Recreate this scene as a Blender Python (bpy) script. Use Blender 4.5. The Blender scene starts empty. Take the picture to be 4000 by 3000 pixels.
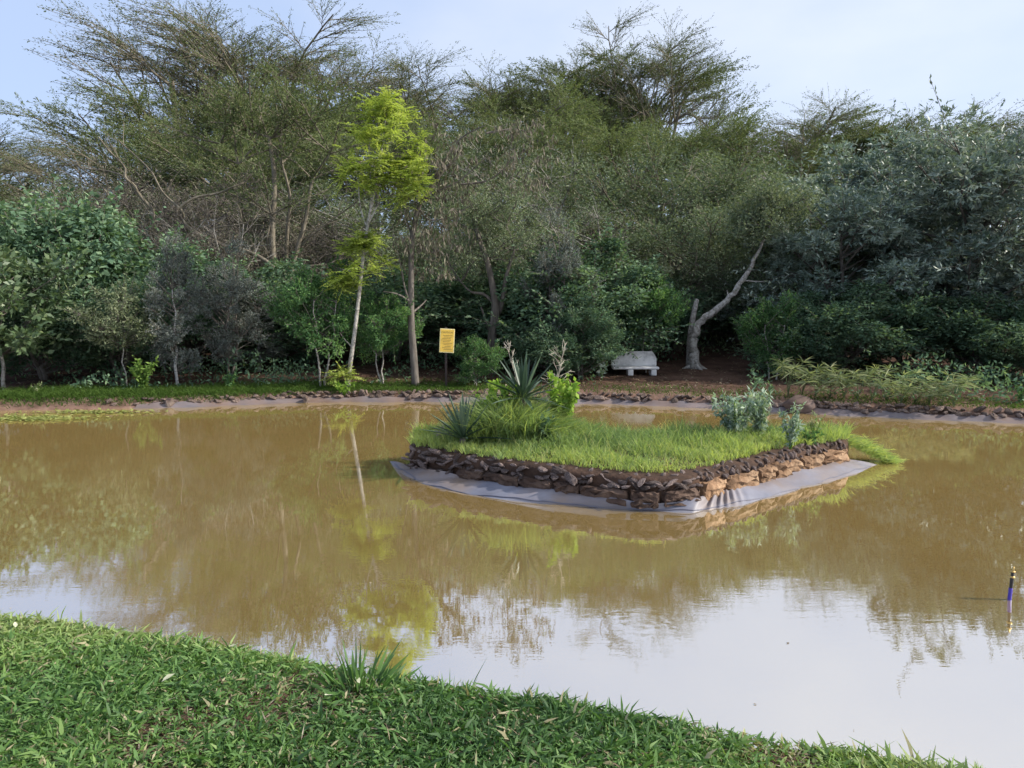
import bpy, math, random
import numpy as np
from mathutils import Vector, Matrix, Quaternion

# ------------------------------------------------------------------ camera, sky, sun, exposure
scene = bpy.context.scene
COL = scene.collection
CAM_Z = 2.0
PITCH = math.radians(5.71)
cam_d = bpy.data.cameras.new('camera'); cam_d.lens = 27.0; cam_d.sensor_width = 36.0
cam_d.clip_start = 0.05; cam_d.clip_end = 3000
cam = bpy.data.objects.new('camera', cam_d); COL.objects.link(cam)
cam.location = (0, 0, CAM_Z); cam.rotation_euler = (math.pi/2 - PITCH, 0, 0)
scene.camera = cam

SUN_AZ = math.radians(95)      # clockwise from the view direction: from the right
SUN_EL = math.radians(34)
SUN = Vector((math.sin(SUN_AZ)*math.cos(SUN_EL), math.cos(SUN_AZ)*math.cos(SUN_EL), math.sin(SUN_EL)))
world = bpy.data.worlds.new('World'); scene.world = world; world.use_nodes = True
wn = world.node_tree; wn.nodes.clear()
w_out = wn.nodes.new('ShaderNodeOutputWorld'); w_bg = wn.nodes.new('ShaderNodeBackground')
sky = wn.nodes.new('ShaderNodeTexSky'); sky.sky_type = 'NISHITA'; sky.sun_disc = False
sky.sun_elevation = SUN_EL; sky.sun_rotation = SUN_AZ
sky.altitude = 1600; sky.air_density = 1.0; sky.dust_density = 1.6; sky.ozone_density = 2.0
# thin bright haze over the blue, whiter towards the sun
tc = wn.nodes.new('ShaderNodeTexCoord'); mp = wn.nodes.new('ShaderNodeMapping')
mp.inputs['Scale'].default_value = (1.2, 1.2, 2.6)
nz = wn.nodes.new('ShaderNodeTexNoise'); nz.inputs['Scale'].default_value = 2.1; nz.inputs['Detail'].default_value = 6
dt = wn.nodes.new('ShaderNodeVectorMath'); dt.operation = 'DOT_PRODUCT'; dt.inputs[1].default_value = tuple(SUN)
ma = wn.nodes.new('ShaderNodeMath'); ma.operation = 'MULTIPLY_ADD'; ma.inputs[1].default_value = 0.75
rp = wn.nodes.new('ShaderNodeMapRange'); rp.inputs['From Min'].default_value = 0.42; rp.inputs['From Max'].default_value = 1.02
mx = wn.nodes.new('ShaderNodeMix'); mx.data_type = 'RGBA'
mx.inputs['A'].default_value = (2.55, 3.15, 4.4, 1); mx.inputs['B'].default_value = (4.35, 4.55, 4.95, 1)
mz = wn.nodes.new('ShaderNodeMix'); mz.data_type = 'RGBA'; mz.inputs['Factor'].default_value = 0.82
wn.links.new(tc.outputs['Generated'], mp.inputs['Vector']); wn.links.new(mp.outputs['Vector'], nz.inputs['Vector'])
wn.links.new(tc.outputs['Generated'], dt.inputs[0]); wn.links.new(dt.outputs['Value'], ma.inputs[0]); wn.links.new(nz.outputs['Fac'], ma.inputs[2])
wn.links.new(ma.outputs[0], rp.inputs['Value']); wn.links.new(rp.outputs['Result'], mx.inputs['Factor'])
wn.links.new(sky.outputs['Color'], mz.inputs['A']); wn.links.new(mx.outputs['Result'], mz.inputs['B']); wn.links.new(mz.outputs['Result'], w_bg.inputs['Color'])
w_bg.inputs['Strength'].default_value = 0.12
wn.links.new(w_bg.outputs['Background'], w_out.inputs['Surface'])

sun_d = bpy.data.lights.new('sun', 'SUN'); sun_d.energy = 3.45; sun_d.angle = math.radians(0.6); sun_d.color = (1.0, 0.93, 0.82)
sun = bpy.data.objects.new('sun', sun_d); COL.objects.link(sun)
sun.rotation_euler = (-SUN).to_track_quat('-Z', 'Y').to_euler(); sun.location = (30, 20, 40)

scene.render.engine = 'CYCLES'
scene.view_settings.view_transform = 'Standard'; scene.view_settings.look = 'None'
scene.view_settings.exposure = 0.94; scene.view_settings.gamma = 1.0
scene.view_settings.use_curve_mapping = False
scene.cycles.debug_use_spatial_splits = True
scene.cycles.max_bounces = 4; scene.cycles.diffuse_bounces = 2; scene.cycles.glossy_bounces = 2
scene.cycles.transmission_bounces = 2; scene.cycles.transparent_max_bounces = 4
scene.cycles.use_adaptive_sampling = True; scene.cycles.adaptive_threshold = 0.03; scene.cycles.sample_clamp_indirect = 4.0; scene.cycles.sample_clamp_direct = 6.0
scene.cycles.use_denoising = True

# ------------------------------------------------------------------ helpers
F = 3000.0
def ray(px, py):
    u = (px - 2000)/F; v = -(py - 1500)/F
    return u, math.cos(PITCH) + v*math.sin(PITCH), -math.sin(PITCH) + v*math.cos(PITCH)
def at(px, py, Y):
    x, y, z = ray(px, py); s = Y/y
    return np.array([x*s, Y, CAM_Z + z*s])
def onz(px, py, z):
    x, y, zz = ray(px, py); s = (z - CAM_Z)/zz
    return np.array([x*s, y*s, z])
def nrm(a):
    return a/np.maximum(np.linalg.norm(a, axis=-1, keepdims=True), 1e-9)

def mesh_np(name, verts, groups, mats, rnd=None, smooth=False, mat_idx=None):
    verts = np.asarray(verts, np.float32)
    me = bpy.data.meshes.new(name)
    me.vertices.add(len(verts)); me.vertices.foreach_set('co', verts.ravel())
    groups = [np.asarray(g, np.int32) for g in groups if len(g)]
    tot = np.concatenate([np.full(len(g), g.shape[1], np.int32) for g in groups])
    idx = np.concatenate([g.ravel() for g in groups])
    me.loops.add(len(idx)); me.loops.foreach_set('vertex_index', idx)
    me.polygons.add(len(tot))
    st = np.concatenate([[0], np.cumsum(tot)[:-1]]).astype(np.int32)
    me.polygons.foreach_set('loop_start', st); me.polygons.foreach_set('loop_total', tot)
    if smooth: me.polygons.foreach_set('use_smooth', np.ones(len(tot), bool))
    for m in (mats if isinstance(mats, (list, tuple)) else [mats]): me.materials.append(m)
    if mat_idx is not None: me.polygons.foreach_set('material_index', np.asarray(mat_idx, np.int32))
    me.update(calc_edges=True)
    if rnd is not None:
        a = me.attributes.new('rnd', 'FLOAT', 'FACE'); a.data.foreach_set('value', np.asarray(rnd, np.float32))
    return me

def link(name, me, parent=None, loc=(0, 0, 0), rot=(0, 0, 0), scale=(1, 1, 1)):
    o = bpy.data.objects.new(name, me); COL.objects.link(o)
    o.parent = parent; o.location = loc; o.rotation_euler = rot; o.scale = scale
    return o
def empty(name, loc=(0, 0, 0), rot=(0, 0, 0), scale=(1, 1, 1)):
    o = bpy.data.objects.new(name, None); COL.objects.link(o)
    o.location = loc; o.rotation_euler = rot; o.scale = scale; o.empty_display_size = 0.2
    return o
def tag(o, label=None, cat=None, group=None, kind=None):
    if label: o['label'] = label
    if cat: o['category'] = cat
    if group: o['group'] = group
    if kind: o['kind'] = kind
    return o

class Tubes:
    """collects tapered tubes swept along polylines"""
    def __init__(self): self.v = []; self.f = []; self.n = 0
    def add(self, pts, rad, k=6, cap=True):
        pts = np.asarray(pts, float); n = len(pts)
        rad = np.asarray(rad, float) if np.ndim(rad) else np.full(n, rad)
        t = np.gradient(pts, axis=0); t = nrm(t)
        ref = np.array([0.0, 0, 1]) if abs(t[0, 2]) < 0.9 else np.array([1.0, 0, 0])
        a = nrm(np.cross(t, ref)); b = np.cross(t, a)
        an = np.arange(k)*2*math.pi/k
        ring = pts[:, None, :] + rad[:, None, None]*(np.cos(an)[None, :, None]*a[:, None, :] + np.sin(an)[None, :, None]*b[:, None, :])
        self.v.append(ring.reshape(-1, 3))
        i = np.arange(n-1)[:, None]*k; j = np.arange(k)[None, :]; j2 = (j+1) % k
        q = np.stack([i+j, i+j2, i+k+j2, i+k+j], -1).reshape(-1, 4) + self.n
        self.f.append(q); self.n += n*k
        if cap and k >= 3:
            self.v.append(pts[-1:] + t[-1:]*rad[-1]*0.5)
            base = self.n - k
            jj = np.arange(k)
            self.f.append(np.stack([base+jj, base+(jj+1) % k, np.full(k, self.n), np.full(k, self.n)], -1))
            self.n += 1
    def mesh(self, name, mat, smooth=True):
        fs = np.concatenate(self.f); deg = fs[:, 2] == fs[:, 3]
        return mesh_np(name, np.concatenate(self.v), [fs[~deg], fs[deg][:, :3]], mat, smooth=smooth)

def leaf_arrays(rng, pos, dr, L, W, flat=0.0, fold=0.0):
    """one diamond leaf per position -> verts, quads"""
    n = len(pos); dr = nrm(dr)
    up = nrm(rng.normal(size=(n, 3))*(1-flat) + np.array([0, 0, 1.0])*flat*1.5)
    side = nrm(np.cross(up, dr)); nn = np.cross(dr, side)
    L = np.broadcast_to(L, (n,))[:, None]; W = np.broadcast_to(W, (n,))[:, None]
    v = np.empty((n, 4, 3))
    v[:, 0] = pos; v[:, 2] = pos + dr*L - nn*L*0.12
    mid = pos + dr*L*0.45 + nn*W*fold
    v[:, 1] = mid + side*W*0.5; v[:, 3] = mid - side*W*0.5
    return v.reshape(-1, 3), np.arange(n*4).reshape(n, 4)

def blade_arrays(rng, base, dr, L, W, bend):
    """curved grass blade, 5 verts, one quad + one tri"""
    n = len(base); dr = nrm(dr)
    side = nrm(np.cross(dr, rng.normal(size=(n, 3))))
    L = np.broadcast_to(L, (n,))[:, None]; W = np.broadcast_to(W, (n,))[:, None]
    h = dr*np.array([1, 1, 0.0]); g = nrm(h + 1e-4)*np.broadcast_to(bend, (n,))[:, None]*L
    mid = base + dr*L*0.5 + g*0.25; tip = base + dr*L*0.92 + g - np.array([0, 0, 1.0])*np.abs(np.broadcast_to(bend, (n,)))[:, None]*L*0.35
    v = np.empty((n, 5, 3))
    v[:, 0] = base - side*W*0.35; v[:, 1] = base + side*W*0.35
    v[:, 2] = mid + side*W*0.5; v[:, 3] = mid - side*W*0.5; v[:, 4] = tip
    i = np.arange(n)[:, None]*5
    return v.reshape(-1, 3), i + np.array([[0, 1, 2, 3]]), i + np.array([[3, 2, 4]])

# ------------------------------------------------------------------ materials
def nodes_of(name):
    m = bpy.data.materials.new(name); m.use_nodes = True
    nt = m.node_tree; nt.nodes.clear()
    return m, nt, nt.nodes, nt.links
def ramp(nd, stops):
    r = nd.new('ShaderNodeValToRGB'); e = r.color_ramp.elements
    while len(e) < len(stops): e.new(0.5)
    for k, (p, c) in enumerate(stops):
        e[k].position = p; e[k].color = (c[0], c[1], c[2], 1)
    return r
def noise(nd, lk, scale, detail=4, coord='Object', stretch=None, rough=0.55):
    t = nd.new('ShaderNodeTexCoord'); n = nd.new('ShaderNodeTexNoise')
    n.inputs['Scale'].default_value = scale; n.inputs['Detail'].default_value = detail; n.inputs['Roughness'].default_value = rough
    if stretch:
        m = nd.new('ShaderNodeMapping'); m.inputs['Scale'].default_value = stretch
        lk.new(t.outputs[coord], m.inputs['Vector']); lk.new(m.outputs['Vector'], n.inputs['Vector'])
    else: lk.new(t.outputs[coord], n.inputs['Vector'])
    return n
def leaf_mat(name, stops, rough=0.55, spec=0.35, trans=0.35, vary=0.25, tcol=1.25):
    m, nt, nd, lk = nodes_of(name)
    a = nd.new('ShaderNodeAttribute'); a.attribute_name = 'rnd'
    r = ramp(nd, stops); lk.new(a.outputs['Fac'], r.inputs['Fac'])
    oi = nd.new('ShaderNodeObjectInfo'); mr = nd.new('ShaderNodeMapRange')
    mr.inputs['To Min'].default_value = 1-vary; mr.inputs['To Max'].default_value = 1+vary
    lk.new(oi.outputs['Random'], mr.inputs['Value'])
    hs = nd.new('ShaderNodeHueSaturation'); lk.new(r.outputs['Color'], hs.inputs['Color']); lk.new(mr.outputs['Result'], hs.inputs['Value'])
    if spec > .4:
        p = nd.new('ShaderNodeBsdfPrincipled'); p.inputs['Roughness'].default_value = rough; p.inputs['Specular IOR Level'].default_value = spec
        lk.new(hs.outputs['Color'], p.inputs['Base Color'])
    else:
        p = nd.new('ShaderNodeBsdfDiffuse'); lk.new(hs.outputs['Color'], p.inputs['Color'])
    t = nd.new('ShaderNodeBsdfTranslucent')
    g = nd.new('ShaderNodeMix'); g.data_type = 'RGBA'; g.blend_type = 'MULTIPLY'; g.inputs['Factor'].default_value = 1
    g.inputs['B'].default_value = (tcol*1.1, tcol*1.15, tcol*0.55, 1)
    lk.new(hs.outputs['Color'], g.inputs['A']); lk.new(g.outputs['Result'], t.inputs['Color'])
    mix = nd.new('ShaderNodeMixShader'); mix.inputs['Fac'].default_value = trans
    lk.new(p.outputs[0], mix.inputs[1]); lk.new(t.outputs[0], mix.inputs[2])
    o = nd.new('ShaderNodeOutputMaterial'); lk.new(mix.outputs[0], o.inputs['Surface'])
    return m
def rock_mat(name, stops, scale=6, rough=0.85, bump=0.3, spec=0.25, vary=0.0, detail=6, stretch=None, bscale=None):
    m, nt, nd, lk = nodes_of(name)
    n = noise(nd, lk, scale, detail, stretch=stretch); r = ramp(nd, stops); lk.new(n.outputs['Fac'], r.inputs['Fac'])
    p = nd.new('ShaderNodeBsdfPrincipled'); p.inputs['Roughness'].default_value = rough; p.inputs['Specular IOR Level'].default_value = spec
    col = r.outputs['Color']
    if vary:
        oi = nd.new('ShaderNodeObjectInfo'); mr = nd.new('ShaderNodeMapRange')
        mr.inputs['To Min'].default_value = 1-vary; mr.inputs['To Max'].default_value = 1+vary
        lk.new(oi.outputs['Random'], mr.inputs['Value'])
        hs = nd.new('ShaderNodeHueSaturation'); lk.new(col, hs.inputs['Color']); lk.new(mr.outputs['Result'], hs.inputs['Value'])
        col = hs.outputs['Color']
    lk.new(col, p.inputs['Base Color'])
    n2 = noise(nd, lk, bscale or scale*4, 5); b = nd.new('ShaderNodeBump'); b.inputs['Strength'].default_value = bump; b.inputs['Distance'].default_value = 0.03
    lk.new(n2.outputs['Fac'], b.inputs['Height']); lk.new(b.outputs['Normal'], p.inputs['Normal'])
    o = nd.new('ShaderNodeOutputMaterial'); lk.new(p.outputs[0], o.inputs['Surface'])
    return m

M = {}
M['acacia'] = leaf_mat('acacia_leaf', [(0, (.080, .110, .052)), (.5, (.128, .165, .082)), (1, (.205, .228, .122))], trans=.28, vary=.2)
M['silver'] = leaf_mat('silver_leaf', [(0, (.105, .155, .130)), (.6, (.185, .245, .210)), (1, (.310, .360, .300))], rough=.5, spec=.5, trans=.15, vary=.18)
M['fine'] = leaf_mat('fine_leaf', [(0, (.095, .130, .082)), (.6, (.170, .215, .135)), (1, (.310, .340, .230))], trans=.25, vary=.25)
M['dark'] = leaf_mat('dark_leaf', [(0, (.060, .108, .070)), (.6, (.105, .172, .110)), (1, (.195, .275, .165))], rough=.5, spec=.3, trans=.28, vary=.25)
M['green'] = leaf_mat('green_leaf', [(0, (.048, .108, .050)), (.6, (.092, .180, .076)), (1, (.190, .310, .120))], rough=.5, trans=.35, vary=.12)
M['column'] = leaf_mat('column_leaf', [(0, (.100, .120, .115)), (.6, (.160, .185, .172)), (1, (.250, .270, .245))], rough=.6, trans=.15, vary=.18)
M['glossy'] = leaf_mat('glossy_leaf', [(0, (.045, .085, .038)), (.7, (.090, .140, .066)), (1, (.165, .215, .100))], rough=.48, spec=.5, trans=.22, vary=.1)
M['grey_tree'] = leaf_mat('grey_green_leaf', [(0, (.115, .150, .090)), (.6, (.180, .215, .130)), (1, (.270, .295, .185))], trans=.25, vary=.1)
M['lime'] = leaf_mat('lime_leaf', [(0, (.240, .320, .080)), (.5, (.360, .430, .120)), (1, (.480, .520, .190))], rough=.5, trans=.45, vary=.05, tcol=1.2)
M['dead'] = leaf_mat('dead_leaf', [(0, (.078, .068, .058)), (.4, (.155, .138, .115)), (.65, (.255, .228, .185)), (.8, (.12, .15, .085)), (1, (.14, .18, .10))], rough=.7, trans=.15, vary=.1)
M['weed'] = leaf_mat('weed_leaf', [(0, (.130, .235, .045)), (.5, (.220, .340, .070)), (1, (.320, .420, .110))], trans=.4, vary=.12)
M['lightgreen'] = leaf_mat('light_green_leaf', [(0, (.085, .165, .045)), (.5, (.150, .250, .065)), (1, (.230, .330, .095))], trans=.35, vary=.1)
M['bluegrey'] = leaf_mat('blue_grey_leaf', [(0, (.170, .240, .195)), (.5, (.260, .340, .280)), (1, (.380, .440, .340))], rough=.6, trans=.25, vary=.1)
M['yucca'] = leaf_mat('yucca_leaf', [(0, (.026, .056, .034)), (.6, (.052, .095, .060)), (1, (.100, .150, .095))], rough=.42, spec=.5, trans=.08, vary=.05)
M['sedge'] = leaf_mat('sedge_leaf', [(0, (.130, .170, .085)), (.6, (.215, .255, .135)), (1, (.340, .355, .220))], trans=.3, vary=.15)
M['straw'] = leaf_mat('straw', [(0, (.200, .170, .100)), (1, (.420, .370, .230))], rough=.7, trans=.25, vary=.1)
M['lawn'] = leaf_mat('lawn_blade', [(0, (.042, .098, .030)), (.35, (.086, .182, .048)), (.62, (.146, .252, .068)), (.86, (.235, .330, .110)), (.93, (.280, .265, .150)), (1, (.380, .340, .220))], rough=.6, spec=.42, trans=.28, vary=0)
M['meadow'] = leaf_mat('meadow_blade', [(0, (.130, .205, .100)), (.4, (.230, .315, .140)), (.8, (.385, .445, .145)), (.92, (.440, .460, .190)), (1, (.480, .440, .280))], rough=.5, trans=.42, vary=0)
M['floating'] = leaf_mat('floating_leaf', [(0, (.200, .240, .070)), (1, (.380, .390, .150))], rough=.5, trans=.2, vary=.1)
M['pale_leaf'] = leaf_mat('fallen_leaf', [(0, (.42, .44, .30)), (1, (.58, .58, .44))], rough=.6, trans=.2, vary=.15)
M['bark'] = rock_mat('grey_brown_bark', [(.3, (.070, .060, .052)), (.6, (.155, .138, .120)), (.8, (.240, .215, .190))], 5, stretch=(3, 3, .6))
M['pale_bark'] = rock_mat('pale_bark', [(.32, (.13, .115, .10)), (.5, (.33, .31, .28)), (.75, (.50, .48, .44))], 7, stretch=(2, 2, 2.2), bump=.7)
M['acacia_bark'] = rock_mat('acacia_bark', [(.3, (.105, .090, .066)), (.6, (.200, .176, .135)), (.8, (.29, .262, .21))], 5, stretch=(2, 2, .7))
M['ringed'] = rock_mat('ringed_pale_bark', [(.36, (.06, .055, .05)), (.46, (.36, .35, .34)), (.8, (.55, .54, .52))], 9, stretch=(.5, .5, 4.5))
M['dry_stalk'] = rock_mat('dry_stalk', [(.3, (.30, .27, .21)), (.7, (.50, .46, .38))], 12)
M['soil'] = rock_mat('red_brown_soil', [(.25, (.040, .024, .018)), (.5, (.085, .050, .036)), (.8, (.150, .095, .068))], 1.7, rough=.95, bump=.6, detail=9, spec=.1, bscale=18)
M['bank_soil'] = rock_mat('bank_soil', [(.25, (.09, .055, .040)), (.55, (.20, .125, .095)), (.8, (.34, .24, .19))], 2.4, rough=.95, bump=.7, detail=9, spec=.1, bscale=16)
M['hill'] = rock_mat('scrubby_slope', [(.25, (.045, .045, .030)), (.5, (.085, .080, .052)), (.8, (.120, .115, .070))], 1.2, rough=.95, bump=.8, detail=9, spec=.1, bscale=12)
M['dark_soil'] = rock_mat('dark_wet_soil', [(.3, (.030, .018, .013)), (.7, (.085, .048, .032))], 5, rough=.9, bump=.8)
M['stone'] = rock_mat('purple_grey_stone', [(.3, (.045, .032, .030)), (.5, (.110, .082, .076)), (.72, (.27, .22, .20))], 7, bump=.5, vary=.45)
M['bank_stone'] = rock_mat('bank_stone', [(.3, (.050, .034, .029)), (.5, (.125, .088, .074)), (.75, (.29, .235, .20))], 6, bump=.5, vary=.5)
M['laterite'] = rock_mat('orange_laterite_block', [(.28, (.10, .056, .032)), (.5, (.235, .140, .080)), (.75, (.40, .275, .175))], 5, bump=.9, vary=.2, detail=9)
M['brown_block'] = rock_mat('brown_shade_block', [(.28, (.030, .019, .015)), (.5, (.068, .043, .033)), (.75, (.13, .088, .066))], 5, bump=.9, vary=.2, detail=9)  # brown stone, darkened further to carry the shade of the left front
M['concrete'] = rock_mat('worn_white_concrete', [(.3, (.42, .41, .40)), (.5, (.70, .69, .68)), (.8, (.82, .81, .80))], 5, rough=.8, bump=.2)
M['boulder'] = rock_mat('brown_boulder', [(.3, (.060, .040, .033)), (.55, (.115, .080, .066)), (.78, (.30, .22, .19))], 2.6, bump=.4, detail=9)
def simple(name, c, rough=.5, metal=0.0, spec=.5):
    m, nt, nd, lk = nodes_of(name)
    n = noise(nd, lk, 14, 4)
    r = ramp(nd, [(.2, tuple(x*.82 for x in c)), (.8, tuple(min(1, x*1.12) for x in c))]); lk.new(n.outputs['Fac'], r.inputs['Fac'])
    p = nd.new('ShaderNodeBsdfPrincipled'); lk.new(r.outputs['Color'], p.inputs['Base Color'])
    p.inputs['Roughness'].default_value = rough; p.inputs['Metallic'].default_value = metal; p.inputs['Specular IOR Level'].default_value = spec
    o = nd.new('ShaderNodeOutputMaterial'); lk.new(p.outputs[0], o.inputs['Surface'])
    return m
M['sign_yellow'] = simple('yellow_sign_paint', (.86, .56, .085), .45)
M['sign_edge'] = simple('sign_pale_edge', (.85, .76, .40), .5)
M['sign_ink'] = simple('sign_ink', (.20, .095, .03), .6)
M['post'] = simple('dark_post', (.03, .02, .018), .8)
M['pipe_blue'] = simple('blue_pipe', (.045, .022, .28), .35)
M['pipe_black'] = simple('black_pipe', (.018, .014, .014), .35)
M['brass'] = simple('brass', (.52, .36, .14), .3, 1.0)

# pond liner: grey sheet with dried mud
def liner_mat(name, c0, c1, mud, amt):
    m, nt, nd, lk = nodes_of(name)
    n = noise(nd, lk, 2.2, 7, stretch=(1, 1, 2.5)); r = ramp(nd, [(.3, c0), (.7, c1)]); lk.new(n.outputs['Fac'], r.inputs['Fac'])
    n2 = noise(nd, lk, 1.1, 8); mr = nd.new('ShaderNodeMapRange'); mr.inputs['From Min'].default_value = .62-amt; mr.inputs['From Max'].default_value = .80-amt*.6
    lk.new(n2.outputs['Fac'], mr.inputs['Value'])
    mix = nd.new('ShaderNodeMix'); mix.data_type = 'RGBA'; mix.inputs['B'].default_value = (*mud, 1)
    lk.new(mr.outputs['Result'], mix.inputs['Factor']); lk.new(r.outputs['Color'], mix.inputs['A'])
    p = nd.new('ShaderNodeBsdfPrincipled'); p.inputs['Roughness'].default_value = .5; p.inputs['Specular IOR Level'].default_value = .4
    lk.new(mix.outputs['Result'], p.inputs['Base Color'])
    b = nd.new('ShaderNodeBump'); b.inputs['Strength'].default_value = .25; b.inputs['Distance'].default_value = .02
    lk.new(noise(nd, lk, 9, 4).outputs['Fac'], b.inputs['Height']); lk.new(b.outputs['Normal'], p.inputs['Normal'])
    o = nd.new('ShaderNodeOutputMaterial'); lk.new(p.outputs[0], o.inputs['Surface'])
    return m
M['liner'] = liner_mat('grey_pond_liner', (.13, .135, .175), (.245, .25, .30), (.20, .145, .11), .20)
M['bank_liner'] = liner_mat('muddy_pond_liner', (.13, .115, .125), (.21, .185, .20), (.17, .115, .09), .22)
M['seam'] = simple('liner_seam', (.12, .12, .16), .5)

# water: silty brown body under a reflecting surface
m, nt, nd, lk = nodes_of('silty_pond_water'); M['water'] = m
n = noise(nd, lk, .35, 3); r = ramp(nd, [(.3, (.305, .207, .072)), (.7, (.345, .238, .086))]); lk.new(n.outputs['Fac'], r.inputs['Fac'])
dif = nd.new('ShaderNodeBsdfDiffuse'); lk.new(r.outputs['Color'], dif.inputs['Color'])
gl = nd.new('ShaderNodeBsdfGlossy'); gl.inputs['Roughness'].default_value = .004; gl.inputs['Color'].default_value = (.93, .965, 1.0, 1)
fr = nd.new('ShaderNodeFresnel'); fr.inputs['IOR'].default_value = 1.33
fm = nd.new('ShaderNodeMapRange'); fm.inputs['From Min'].default_value = 0.0; fm.inputs['From Max'].default_value = .6
fm.inputs['To Min'].default_value = .68; fm.inputs['To Max'].default_value = .64; lk.new(fr.outputs['Fac'], fm.inputs['Value'])
mix = nd.new('ShaderNodeMixShader'); lk.new(fm.outputs['Result'], mix.inputs['Fac'])
lk.new(dif.outputs[0], mix.inputs[1]); lk.new(gl.outputs[0], mix.inputs[2])
w1 = noise(nd, lk, 5.0, 3, stretch=(.45, 1.5, 1)); w2 = noise(nd, lk, 26, 2, stretch=(.5, 1.4, 1))
cal = noise(nd, lk, .22, 2)                       # where a breath of wind ruffles the surface
cm = nd.new('ShaderNodeMapRange'); cm.inputs['From Min'].default_value = .42; cm.inputs['From Max'].default_value = .62
cm.inputs['To Min'].default_value = .25; cm.inputs['To Max'].default_value = 1.0; lk.new(cal.outputs['Fac'], cm.inputs['Value'])
ad = nd.new('ShaderNodeMath'); ad.operation = 'MULTIPLY_ADD'; ad.inputs[1].default_value = .35
lk.new(w2.outputs['Fac'], ad.inputs[0]); lk.new(w1.outputs['Fac'], ad.inputs[2])
ml = nd.new('ShaderNodeMath'); ml.operation = 'MULTIPLY'; lk.new(ad.outputs[0], ml.inputs[0]); lk.new(cm.outputs['Result'], ml.inputs[1])
# rings of one spreading ripple
rc = onz(2500, 2460, 0)
tcx = nd.new('ShaderNodeTexCoord'); sb = nd.new('ShaderNodeVectorMath'); sb.operation = 'DISTANCE'
sb.inputs[1].default_value = tuple(rc); lk.new(tcx.outputs['Object'], sb.inputs[0])
si = nd.new('ShaderNodeMath'); si.operation = 'MULTIPLY'; si.inputs[1].default_value = 78; lk.new(sb.outputs['Value'], si.inputs[0])
sn = nd.new('ShaderNodeMath'); sn.operation = 'SINE'; lk.new(si.outputs[0], sn.inputs[0])
fa = nd.new('ShaderNodeMapRange'); fa.inputs['From Min'].default_value = .12; fa.inputs['From Max'].default_value = .48
fa.inputs['To Min'].default_value = .055; fa.inputs['To Max'].default_value = 0; lk.new(sb.outputs['Value'], fa.inputs['Value'])
rm = nd.new('ShaderNodeMath'); rm.operation = 'MULTIPLY_ADD'; lk.new(sn.outputs[0], rm.inputs[0]); lk.new(fa.outputs['Result'], rm.inputs[1]); lk.new(ml.outputs[0], rm.inputs[2])
bp = nd.new('ShaderNodeBump'); bp.inputs['Strength'].default_value = .040; bp.inputs['Distance'].default_value = .02
lk.new(rm.outputs[0], bp.inputs['Height']); lk.new(bp.outputs['Normal'], gl.inputs['Normal'])
o = nd.new('ShaderNodeOutputMaterial'); lk.new(mix.outputs[0], o.inputs['Surface'])

# ------------------------------------------------------------------ terrain and water
far_px = [(-900, 1645), (-400, 1625), (0, 1606), (400, 1600), (800, 1589), (1200, 1573), (1600, 1570), (2000, 1573), (2400, 1580), (2800, 1596), (3200, 1619), (3600, 1638), (4000, 1656), (4500, 1685)]
far_pts = np.array([onz(px, py, 0.0) for px, py in far_px])
near_px = [(-300, 2320), (0, 2362), (350, 2398), (700, 2450), (1300, 2545), (1900, 2640), (2600, 2750), (3300, 2865), (3950, 2985), (4400, 3080)]
near_pts = np.array([onz(px, py, 0.36) for px, py in near_px])
def far(x): return np.interp(x, far_pts[:, 0], far_pts[:, 1])
def near(x):
    x = np.asarray(x, float)
    y = np.interp(x, near_pts[:, 0], near_pts[:, 1])
    y = np.where(x < near_pts[0, 0], near_pts[0, 1] + (near_pts[0, 0]-x)*.22, y)
    return np.where(x > near_pts[-1, 0], near_pts[-1, 1] - (x-near_pts[-1, 0])*.3, y)
def lump(x, y, s, seed):
    r = np.random.default_rng(seed); out = 0
    for k in range(6):
        a, b, p = r.normal(size=3); out = out + np.sin((x*a + y*b)*s + p*3)
    return out/6
def height(x, y):
    x = np.asarray(x, float); y = np.asarray(y, float)
    dn = y - near(x); df = far(x) - y
    zn = np.interp(dn, [-3, -.5, -.12, .16, .6], [.38, .36, .33, -.08, -.7])
    zf = np.interp(df, [-1.2, -.42, -.22, 0, .7], [.25, .19, .06, -.03, -.7])
    zs = np.interp(np.minimum(x + 14, 16 - x), [-.5, .5], [.3, -.7])
    z = np.maximum(np.maximum(zn, zf), zs)
    hill = np.interp(y, [17.5, 20, 24, 34, 60, 110, 300], [0, .14, .55, 2.0, 7.0, 11.0, 12.0])
    out = (s_out := np.clip(-np.minimum(np.minimum(dn, df), np.minimum(x+14, 16-x)), 0, 1))
    return z + hill + out*(.035*lump(x, y, 2.0, 3) + .02*lump(x, y, 6.0, 4)) + np.interp(y, [20, 40], [0, .5])*lump(x, y, .25, 5)
def hz(x, y): return float(height(np.array([x]), np.array([y]))[0])

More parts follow.
